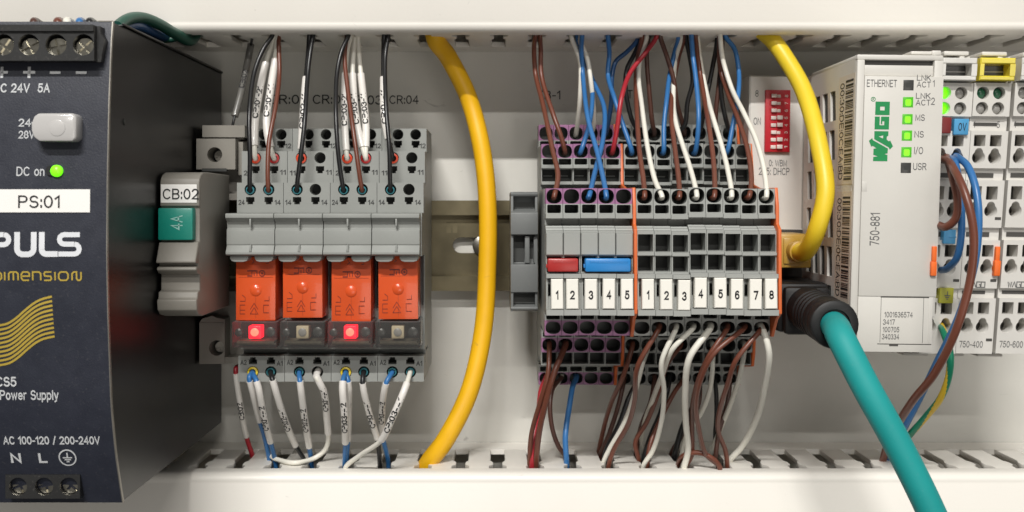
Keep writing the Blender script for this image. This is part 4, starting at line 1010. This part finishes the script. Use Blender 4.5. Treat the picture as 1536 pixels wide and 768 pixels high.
# ------------------------------------------------------------------ hook-up wires
def dtop(py): return max(14, min(42, DC-54.0*F/(VY-py)))
def dbot(py): return max(15, min(42, DC-85.0*F/(py-VY)))
def path3(pix, d0, d1, bulge, into, top=True, start=None):
    """pixel polyline from the duct slot to the entry -> 3D path; depth runs from d0 at the duct to d1 at the entry"""
    n = len(pix); L = [0]
    for a, b in zip(pix, pix[1:]): L.append(L[-1]+math.hypot(b[0]-a[0], b[1]-a[1]))
    out = []
    for (px, py), l in zip(pix, L):
        t = l/L[-1]; e = t**2.2 if top else t*t*(3-2*t)
        d = d0+(d1+3.0-d0)*e+bulge*math.sin(math.pi*t)-(into*math.sin(math.pi*min(1, 2*t)) if top else 0)
        if t == 1: d = d1+.3
        out.append(Vector((X(px, d), Z(py, d), d)))
    return out
def wire(color, label, pix, d1, hole=None, r=.78, bulge=2, top=True, depth_in=6, dip=3, sleeve=None, collar=None, group=None, tip=None, body=None):
    d0 = dtop(pix[0][1]) if top else dbot(pix[0][1])
    P = path3(pix, d0, d1, bulge, dip, top)
    if hole is not None:                           # finish in the middle of the real opening
        P[-1] = Vector((hole[0], hole[1], d1+.3)); 
    s_ = P[0]; sg = 1 if top else -1
    P = [Vector((s_.x+(s_.x-P[1].x)*.1, s_.y+sg*11, s_.z-5)), Vector((s_.x+(s_.x-P[1].x)*.05, s_.y+sg*4.5, s_.z-2))]+P
    e = P[-1]; P += [Vector((e.x, e.y-sg*.5, d1-depth_in))]
    sp = spline(P, 7); m = MB().tube(sp, r, 10)
    if not sleeve and not collar and not tip:
        return single('hookup_wire', m, color, label, 'wire', group)
    T = Thing('hookup_wire', label, 'wire', tuple(sp[0]), group)
    T.part('insulation', m, color)
    L = arclen(sp)
    if sleeve:
        f0, f1, text, mt, rs = sleeve
        def lpy(py):        # arc length where the path crosses a photo row
            best = min(range(len(sp)), key=lambda i: abs((VY-sp[i].y*F/(DC-sp[i].z))-py)); return L[best]
        a, b = sorted((lpy(f0), lpy(f1)))
        q = sub(sp, L, a, b, 16); so = T.part('marker_sleeve', MB().tube(q, rs, 14), mt)
        if text:
            m = MB(); mid = (a+b)/2; ln = min(b-a-.8, len(text)*1.5); wrap_text(m, text, sp, L, mid-ln/2, mid+ln/2, rs, 2.0); T.part('lettering', m, 'ink_black', parent=so)
    if collar:
        hx, hz = (hole if hole is not None else (e.x, e.y))
        m = MB(); n = 18; ra, rb = (1.28, .98) if collar == 'collar_cyan' else (1.62, 1.05)
        for dd, z in ((0, 0),): pass
        ring = [(hx+q*math.cos(2*math.pi*k/n), hz+q*math.sin(2*math.pi*k/n), w_) for (q, w_) in ((ra, d1-2), (ra, d1+.5), (rb, d1+.7), (rb-.1, d1-2)) for k in range(n)]
        m.add(ring, [(i*n+k, i*n+(k+1) % n, (i+1)*n+(k+1) % n, (i+1)*n+k) for i in range(3) for k in range(n)])
        T.part('ferrule_collar', m, collar)
    if tip:
        mt, f0, f1 = tip
        best = lambda py: L[min(range(len(sp)), key=lambda i: abs((VY-sp[i].y*F/(DC-sp[i].z))-py))]
        a, b = sorted((best(f0), best(f1))); T.part('coloured_end', MB().tube(sub(sp, L, a, b, 10), r*1.25, 12), mt)
    return T.root
def blk(i): return bx(i)+BP/2
def hole(i, tier): return (blk(i), TIER[tier][1])
G_T = 'wires entering the terminal row from above'; G_B = 'wires leaving the terminal row below'
def setname(i): return ('purple rimmed block tagged %s' % WORD[i+1]) if i < 5 else ('plain grey block tagged %s' % WORD[i-4])
tn = dict(front='front upper entry', mid='middle upper entry', back='rear upper entry', low1='front lower entry', low2='middle lower entry', low3='rear lower entry')
cn = dict(wire_brown='brown', wire_dark_brown='dark brown', wire_blue='blue', wire_dark_blue='dark blue', wire_white='white', wire_black='black', wire_red='red')
def tw(color, i, tier, pix, top=True, bulge=2, r=.78):
    lb = '%s wire plugged into the %s of the %s' % (cn[color], tn[tier], setname(i))
    wire(color, lb, pix, TIER[tier][0], hole(i, tier), r, bulge, top, 6, dict(front=10, mid=7, back=3).get(tier, 0), group=G_T if top else G_B)
B, DB, U, DU, W, K, R = 'wire_brown', 'wire_dark_brown', 'wire_blue', 'wire_dark_blue', 'wire_white', 'wire_black', 'wire_red'
tw(B, 0, 'front', [(803, 53), (801, 70), (803, 108), (815, 159), (829, 225), (837, 264), (833, 296)])
tw(B, 1, 'mid', [(810, 54), (811, 75), (812, 112), (831, 175), (842, 206), (847, 229)])
tw(W, 2, 'back', [(857, 55), (862, 70), (870, 92), (870, 147), (867, 202)], bulge=0)
tw(U, 3, 'front', [(873, 53), (872, 75), (874, 108), (882, 178), (897, 233), (908, 298)], bulge=3)
tw(W, 3, 'back', [(868, 56), (880, 85), (887, 128), (891, 186), (892, 203)], bulge=0)
tw(U, 2, 'front', [(866, 56), (873, 80), (889, 120), (906, 160), (905, 206), (893, 256), (883, 298)], bulge=0)
tw(U, 2, 'mid', [(869, 58), (876, 80), (888, 128), (884, 186), (876, 229)], bulge=0)
tw(U, 5, 'mid', [(912, 55), (914, 80), (912, 112), (922, 148), (933, 183), (946, 228)], bulge=0)
tw(DU, 4, 'back', [(957, 58), (940, 78), (924, 92), (918, 115), (917, 153), (914, 203)], bulge=0)
tw(K, 6, 'back', [(961, 58), (952, 80), (940, 105), (939, 139), (948, 180), (966, 203)], bulge=-2)
tw(R, 4, 'mid', [(985, 54), (969, 78), (946, 108), (932, 148), (926, 190), (922, 229)], bulge=4)
tw(DB, 9, 'back', [(990, 54), (1000, 84), (1010, 117), (1015, 153), (1034, 203)], bulge=-2)
tw(B, 5, 'front', [(963, 56), (957, 85), (954, 112), (955, 160), (959, 225), (965, 269), (966, 298)], bulge=2)
tw(W, 6, 'front', [(970, 56), (961, 85), (958, 112), (963, 160), (972, 225), (983, 272), (990, 298)], bulge=3)
tw(DB, 7, 'back', [(972, 58), (970, 85), (974, 139), (978, 180), (988, 203)], bulge=-3)
tw(U, 7, 'mid', [(1018, 56), (1012, 78), (1005, 110), (1000, 150), (996, 190), (997, 229)], bulge=1)
tw(B, 7, 'front', [(1026, 56), (1018, 85), (1010, 125), (1007, 174), (1013, 228), (1018, 269), (1018, 298)], bulge=2)
tw(W, 8, 'front', [(1022, 56), (1013, 90), (1010, 145), (1014, 185), (1024, 218), (1037, 258), (1042, 298)], bulge=3)
tw(U, 9, 'mid', [(1037, 52), (1039, 80), (1044, 120), (1048, 180), (1048, 229)], bulge=3)
tw(B, 9, 'front', [(1043, 54), (1048, 95), (1056, 145), (1063, 187), (1069, 230), (1072, 269), (1071, 298)], bulge=2)
tw(W, 10, 'front', [(1046, 55), (1052, 100), (1060, 140), (1070, 178), (1082, 217), (1092, 257), (1096, 298)], bulge=3)
tw(K, 8, 'back', [(1029, 56), (1034, 82), (1039, 120), (1031, 155), (1026, 190), (1011, 203)], bulge=-3)
tw(K, 12, 'back', [(1080, 57), (1080, 100), (1083, 150), (1089, 180), (1108, 203)], bulge=-3)
tw(K, 10, 'back', [(1076, 57), (1069, 100), (1058, 155), (1056, 203)], bulge=-3)
tw(DB, 11, 'back', [(1083, 58), (1079, 120), (1074, 165), (1080, 203)], bulge=-3)
tw(B, 11, 'front', [(1079, 54), (1080, 100), (1092, 140), (1107, 178), (1121, 223), (1127, 269), (1125, 298)], bulge=2)
tw(W, 12, 'front', [(1080, 52), (1084, 88), (1097, 131), (1115, 168), (1133, 207), (1146, 254), (1150, 298)], bulge=5)
tw(U, 11, 'mid', [(1088, 54), (1102, 74), (1108, 104), (1107, 145), (1100, 185), (1096, 229)], bulge=0)
# below the terminals: pixel lists run from the bottom duct up to the entry
def bw(color, i, tier, pix, bulge=2, r=.78): tw(color, i, tier, pix, False, bulge, r)
bw(R, 0, 'low3', [(798, 698), (801, 655), (808, 617), (812, 585), (814, 567)], r=.95, bulge=3)
bw(B, 0, 'low2', [(794, 697), (797, 652), (810, 604), (822, 560), (825, 520)], bulge=5)
bw(B, 1, 'low2', [(804, 698), (807, 662), (814, 622), (831, 560), (845, 517)], bulge=6, r=.95)
bw(DB, 1, 'low3', [(850, 688), (838, 670), (829, 645), (825, 612), (829, 583), (837, 567)], bulge=4)
bw(W, 1, 'low3', [(801, 696), (805, 660), (815, 610), (822, 585), (833, 567)][:0] or [(802, 690), (809, 650), (818, 605), (836, 567)], bulge=-2, r=.7)
bw(U, 2, 'low3', [(850, 695), (848, 655), (854, 610), (859, 580), (860, 567)], r=.95, bulge=3)
bw(B, 5, 'low2', [(898, 678), (904, 649), (916, 606), (935, 563), (947, 522)], bulge=1)
bw(DB, 5, 'low3', [(901, 682), (914, 650), (928, 606), (933, 567)], bulge=1)
bw(K, 6, 'low3', [(907, 688), (910, 675), (929, 637), (944, 596), (948, 567)], bulge=1, r=.95)
bw(B, 6, 'low1', [(913, 699), (920, 676), (942, 637), (952, 600), (957, 548), (965, 500)], bulge=3)
bw(W, 6, 'low2', [(906, 692), (914, 674), (935, 637), (952, 590), (964, 545), (969, 520)], bulge=2)
bw(W, 7, 'low1', [(965, 699), (979, 676), (992, 633), (996, 586), (993, 540), (991, 495)], bulge=3)
bw(W, 8, 'low1', [(960, 678), (966, 637), (978, 602), (994, 560), (1010, 522), (1016, 495)], bulge=4)
bw(DB, 7, 'low3', [(954, 680), (961, 641), (976, 602), (978, 567)], bulge=0)
bw(B, 8, 'low2', [(958, 690), (953, 664), (970, 633), (989, 585), (1001, 545), (1017, 520)], bulge=1)
bw(K, 8, 'low3', [(966, 688), (976, 655), (992, 617), (1004, 567)], bulge=0, r=.95)
bw(B, 9, 'low3', [(971, 694), (976, 664), (995, 620), (1013, 586), (1024, 567)], bulge=0)
bw(W, 9, 'low1', [(1026, 702), (1032, 676), (1029, 637), (1028, 586), (1035, 535), (1042, 495)], bulge=4, r=1.0)
bw(B, 10, 'low1', [(1029, 700), (1037, 684), (1038, 645), (1040, 600), (1052, 559), (1066, 530), (1070, 500)], bulge=4)
bw(B, 11, 'low1', [(1081, 702), (1060, 683), (1048, 643), (1044, 606), (1052, 567), (1071, 530), (1089, 500)], bulge=6)
bw(W, 10, 'low2', [(1022, 684), (1029, 655), (1053, 617), (1065, 583), (1069, 545), (1067, 520)], bulge=1)
bw(DB, 10, 'low3', [(1007, 680), (1028, 645), (1048, 605), (1058, 567)], bulge=0)
bw(K, 10, 'low3', [(1012, 684), (1024, 640), (1046, 596), (1052, 567)], bulge=-1, r=.95)
bw(B, 12, 'low1', [(1091, 700), (1088, 676), (1077, 645), (1080, 614), (1092, 575), (1104, 540), (1117, 500)], bulge=5)
bw(W, 12, 'low2', [(1066, 680), (1078, 650), (1098, 600), (1112, 553), (1117, 520)], bulge=1)
bw(K, 11, 'low3', [(1074, 680), (1073, 655), (1075, 610), (1079, 567)], bulge=0)
bw(DB, 12, 'low3', [(1073, 690), (1078, 650), (1092, 600), (1097, 567)], bulge=0)
bw(W, 12, 'low1', [(1094, 692), (1112, 671), (1134, 630), (1147, 580), (1153, 525), (1152, 495)], bulge=3, r=1.0)
# a brown loop lying over the bottom duct
m = MB(); d_ = lambda px, py, d: (X(px, d), Z(py, d), d)
m.tube(spline([(X(1016, 34), -95, 30), d_(1017, 697, 36), d_(1028, 682, 42), d_(1048, 679, 44), d_(1066, 686, 45), d_(1078, 698, 44), (X(1080, 36), -95, 38)], 8), .82, 10)
single('hookup_wire', m, B, 'brown wire looping low over the bottom duct below the row of plain grey blocks', 'wire', G_B)

# relay wires
def sx(i, off): return RX+RP*i+off
G_R = 'wires entering the relay sockets from above'; G_Q = 'wires leaving the relay sockets below'
def H3(i, c): return (sx(i, (4.2, 9.9)[c]), 4.1)
def H2(i, c): return (sx(i, (4.4, 10.3)[c]), 14.2)
def HL(i, c): return (sx(i, (4.6, 10.2)[c]), -52.6)
on = ['leftmost', 'second', 'third', 'rightmost']
def rw(color, txt, pix, tier, i, c, **k):
    d1 = 54 if tier == 3 else 47
    wire(color, txt, pix, d1, H3(i, c) if tier == 3 else H2(i, c), k.pop('r', .72), k.pop('bulge', 2), True, 5, group=G_R, **k)
SW = 'sleeve_white'
rw(K, 'black wire bowing left into the lower left entry of the leftmost relay socket', [(409, 52), (396, 72), (382, 107), (374, 172), (375, 236), (375, 286)], 3, 0, 0, bulge=8, collar='collar_cyan')
rw(W, 'wire with white sleeve CR:01-21 into the leftmost relay socket', [(411, 55), (406, 72), (399, 94), (391, 130), (383, 185), (380, 234)], 2, 0, 0, sleeve=(93, 218, 'CR:01-21', SW, 1.2), collar='collar_orange', bulge=1, r=.8)
rw(W, 'wire with white sleeve CR:01-11 into the leftmost relay socket', [(415, 55), (414, 75), (412, 95), (406, 135), (400, 190), (408, 236)], 2, 0, 1, sleeve=(90, 222, 'CR:01-11', SW, 1.25), collar='collar_red', bulge=3, r=.8)
rw(B, 'brown wire crossing the sleeves into the leftmost relay socket', [(418, 55), (419, 112), (413, 162), (403, 218), (402, 286)], 3, 0, 1, bulge=8, collar='collar_cyan')
rw(K, 'black wire into the lower left entry of the second relay socket', [(470, 52), (466, 75), (462, 107), (456, 193), (448, 286)], 3, 1, 0, bulge=8, collar='collar_cyan')
rw(K, 'black wire with white sleeve CR:02-11 into the second relay socket', [(464, 52), (462, 80), (459, 116), (455, 170), (450, 234)], 2, 1, 0, sleeve=(114, 224, 'CR:02-11', SW, 1.2), collar='collar_orange', bulge=1)
rw(K, 'black wire bowing left into the lower left entry of the third relay socket', [(523, 52), (513, 75), (506, 107), (504, 172), (508, 236), (518, 286)], 3, 2, 0, bulge=8, collar='collar_cyan')
rw(W, 'wire with white sleeve CR:03-21 into the third relay socket', [(526, 55), (521, 75), (518, 110), (517, 180), (519, 234)], 2, 2, 0, sleeve=(110, 224, 'CR:03-21', SW, 1.15), collar='collar_orange', bulge=1, r=.8)
rw(B, 'brown wire crossing the sleeves into the third relay socket', [(520, 54), (517, 84), (521, 129), (532, 210), (541, 286)], 3, 2, 1, bulge=8, collar='collar_cyan')
rw(W, 'wire with left white sleeve CR:03-11 into the third relay socket', [(532, 56), (530, 85), (529, 116), (536, 190), (543, 236)], 2, 2, 1, sleeve=(113, 222, 'CR:03-11', SW, 1.2), collar='collar_red', bulge=2, r=.8)
rw(W, 'wire with right white sleeve CR:03-11 into the third relay socket', [(537, 56), (539, 85), (542, 116), (549, 190), (547, 234)], 2, 2, 1, sleeve=(113, 222, 'CR:03-11', SW, 1.2), bulge=1, r=.8)
rw(K, 'black wire into the lower left entry of the rightmost relay socket', [(583, 51), (578, 82), (579, 159), (584, 225), (588, 286)], 3, 3, 0, bulge=8, collar='collar_cyan')
rw(K, 'black wire with white sleeve CR:04-11 into the rightmost relay socket', [(576, 52), (575, 80), (575, 116), (577, 180), (587, 234)], 2, 3, 0, sleeve=(120, 205, 'CR:04-11', SW, 1.15), collar='collar_orange', bulge=1)
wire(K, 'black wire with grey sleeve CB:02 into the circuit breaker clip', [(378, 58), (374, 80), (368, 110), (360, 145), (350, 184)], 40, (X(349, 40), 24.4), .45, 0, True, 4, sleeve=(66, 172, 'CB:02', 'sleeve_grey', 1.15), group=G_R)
# lower relay wires, from the bottom duct up to the entry
def lw(color, txt, pix, i, c, **k):
    wire(color, txt, pix, 52, HL(i, c), k.pop('r', .78), k.pop('bulge', 3), False, 6, group=G_Q, **k)
wire('wire_red', 'red wire with white sleeve CB:02 under the circuit breaker', [(378, 682), (371, 660), (362, 617), (355, 563)], 40, (X(354, 40), -53.5), .8, 0, False, 4, sleeve=(560, 652, 'CB:02', SW, .98), group=G_Q)
lw(U, 'left blue wire of the pair in the yellow collar, leftmost relay socket', [(404, 690), (398, 660), (386, 620), (379, 590), (374, 566), (377, 557)], 0, 0, sleeve=(572, 634, '', SW, 1.0))
lw(U, 'blue wire with white sleeve CR:01-A2 in the leftmost relay socket', [(413, 692), (407, 668), (396, 625), (386, 575), (381, 557)], 0, 0, sleeve=(571, 664, 'CR:01-A2', SW, 1.1), collar='collar_yellow', bulge=6)
lw(K, 'black wire with white sleeve CR:02-A1 in the leftmost relay socket', [(456, 690), (443, 668), (424, 620), (409, 570), (405, 556)], 0, 1, sleeve=(571, 668, 'CR:02-A1', SW, 1.1), collar='collar_cyan', bulge=5)
lw(U, 'blue wire with white sleeve CR:02-A2 in the second relay socket', [(467, 692), (463, 666), (456, 620), (450, 572), (449, 556)], 1, 0, sleeve=(572, 668, 'CR:02-A2', SW, 1.1), collar='collar_cyan', bulge=5)
# white wire that swings back along the duct
T = Thing('hookup_wire', 'white wire with sleeve CR:01-A1 curling left along the bottom duct', 'wire', (-54, -53, 50), G_Q)
h = HL(1, 1)
sp = spline([(X(406, 22), -98, 20), d_(402, 683.5, 27), d_(415, 689, 33), d_(443, 694, 38), d_(472, 687, 34), d_(489, 672, 34), d_(490, 625, 44), d_(485, 585, 52), (h[0], h[1]-1.2, 54), (h[0], h[1], 51), (h[0], h[1]+.3, 46)], 8)
T.part('insulation', MB().tube(sp, .8, 10), W); L = arclen(sp)
ia = [L[min(range(len(sp)), key=lambda i: (sp[i]-Vector(d_(489, py, 44))).length)] for py in (674, 576)]
so = T.part('marker_sleeve', MB().tube(sub(sp, L, ia[0], ia[1], 14), 1.12, 14), SW)
m = MB(); wrap_text(m, 'CR:01-A1', sp, L, (ia[0]+ia[1])/2-5, (ia[0]+ia[1])/2+5, 1.12, 1.9); T.part('lettering', m, 'ink_black', parent=so)
lw(U, 'blue wire with white sleeve CR:03-A2 in the third relay socket', [(517, 699), (518, 664), (517, 625), (514, 575), (517, 557)], 2, 0, sleeve=(571, 664, 'CR:03-A2', SW, 1.15), collar='collar_yellow', bulge=6)
lw(U, 'right blue wire of the pair in the yellow collar, third relay socket', [(520, 690), (522, 660), (523, 615), (523, 575), (520, 557)], 2, 0, sleeve=(572, 660, '', SW, 1.0), bulge=1)
lw(K, 'black wire with white sleeve CR:04-A1 in the third relay socket', [(570, 698), (567, 664), (553, 617), (544, 575), (545, 556)], 2, 1, sleeve=(575, 660, 'CR:04-A1', SW, 1.05), collar='collar_cyan', bulge=1)
lw(U, 'blue wire with white sleeve CR:04-A2 in the rightmost relay socket', [(582, 690), (574, 655), (573, 620), (579, 575), (585, 556)], 3, 0, sleeve=(574, 652, 'CR:04-A2', SW, 1.05), collar='collar_cyan', bulge=3)
lw(W, 'white wire with sleeve CR:03-A1 sweeping left from the rightmost relay socket', [(518, 702), (540, 683), (572, 660), (588, 628), (607, 584), (614, 557)], 3, 1, sleeve=(574, 662, 'CR:03-A1', SW, 1.12), collar='collar_cyan', bulge=9)

# wires at the I/O modules
G_M = 'thick wires at the supply module'
def mw(color, label, pts, r=1.25, mats=None):
    m = MB(); m.tube(spline(pts, 9), r, 12)
    return single('hookup_wire', m, color, label, 'wire', G_M)
mw(B, 'brown wire running from the supply module down to the bottom duct', [(X(1410, 70), Z(240, 66), 60), d_(1418, 240, 72), d_(1432, 256, 84), d_(1448, 292, 90), d_(1460, 345, 92), d_(1457, 410, 91), d_(1436, 490, 89), d_(1402, 560, 80), d_(1370, 600, 70), d_(1345, 640, 56), d_(1326, 684, 32), (X(1322, 30), -97, 26)], 1.18)
mw(B, 'short brown wire curling back under the coupler edge', [d_(1420, 236, 66), d_(1428, 262, 80), d_(1436, 300, 82), d_(1433, 328, 82), d_(1420, 340, 80), d_(1408, 338, 76)], 1.15)
mw(U, 'blue wire running beside the brown one down to the bottom duct', [d_(1433, 234, 64), d_(1438, 237, 72), d_(1452, 250, 79), d_(1464, 285, 84), d_(1468, 330, 86), d_(1462, 395, 85), d_(1440, 470, 82), d_(1405, 545, 70), d_(1378, 600, 58), d_(1352, 650, 46), d_(1335, 686, 30), (X(1330, 28), -97, 24)], 1.08)
mw(U, 'short blue wire looping into the third entry of the supply module', [d_(1424, 236, 62), d_(1434, 248, 76), d_(1441, 300, 80), d_(1442, 350, 80), d_(1436, 385, 78), d_(1422, 402, 72), d_(1412, 405, 62)], 1.05)
# earth wire, two colours twisted lengthwise
sp = spline([d_(1411, 488, 56), d_(1416, 500, 66), d_(1425, 530, 72), d_(1424, 560, 70), d_(1412, 595, 64), d_(1388, 626, 54), d_(1360, 658, 44), d_(1341, 688, 30), (X(1338, 26), -97, 24)], 12)
T = Thing('earth_wire', 'green and yellow striped earth wire leaving the supply module', 'wire', tuple(sp[0]), G_M)
m = MB(); n = 28; m.tube(sp, 1.05, n)
for i in range(len(m.f)):
    if len(m.f[i]) == 4:
        seg, k = i//n, i % n; m.m[i] = 1 if ((k+seg*.5) % n) < 10 else 0
T.part('insulation', m, ['wire_earth_green', 'wire_yellow'])

# wires above the power supply
def pw(color, label, pts, r):
    m = MB(); m.tube(spline(pts, 8), r, 12); single('hookup_wire', m, color, label, 'wire', 'wires above the power supply')
pw('wire_green', 'thick dark green wire arching over the top of the power supply', [d_(176, 40, 82), d_(192, 29, 76), d_(214, 27, 68), d_(238, 36, 60), d_(262, 50, 50), d_(288, 60, 38), (X(300, 30), 62, 28)], 1.75)
pw(DU, 'dark blue wire beneath the green one above the power supply', [d_(180, 42, 78), d_(205, 39, 70), d_(228, 47, 58), d_(250, 55, 46), d_(272, 51, 40), (X(282, 34), 62, 30)], 1.5)
pw('wire_green', 'thin green wire crossing above the power supply', [d_(246, 60, 46), d_(262, 58, 46), d_(280, 50, 43), d_(290, 46, 42), (X(296, 36), 62, 30)], 1.0)
for px, mt, lb, r in ((48, DB, 'dark brown wire end behind the top terminals, leftmost', 1.0), (84, B, 'brown wire end behind the top terminals of the power supply', 1.1), (98, W, 'white wire end behind the top terminals of the power supply', 1.1), (117, U, 'blue wire end behind the top terminals of the power supply', 1.0), (132, K, 'black wire end behind the top terminals, rightmost', 1.0)):
    pw(mt, lb, [(X(px, 118), 44, 112), (X(px, 116), 46.6, 114.5), (X(px, 112), 47.9, 110), (X(px, 100)*.98, 48.5, 98), (X(px, 100)*.97, 50, 70), (X(px, 100)*.96, 54, 38), (X(px, 100)*.96, 64, 28)], r)
# wires lying inside the bottom duct
for k, (mt, lb, z, d) in enumerate(((DU, 'dark blue wire lying inside the bottom duct', -93, 30), ('wire_green', 'dark green wire lying inside the bottom duct', -95, 22), (K, 'black wire lying inside the bottom duct', -97, 36))):
    m = MB(); m.tube(spline([(-150+i*28, z+random.uniform(-1.5, 1.5), d+random.uniform(-3, 3)) for i in range(14)], 4), 1.1, 8)
    single('hookup_wire', m, mt, lb, 'wire', 'wires inside the bottom duct')
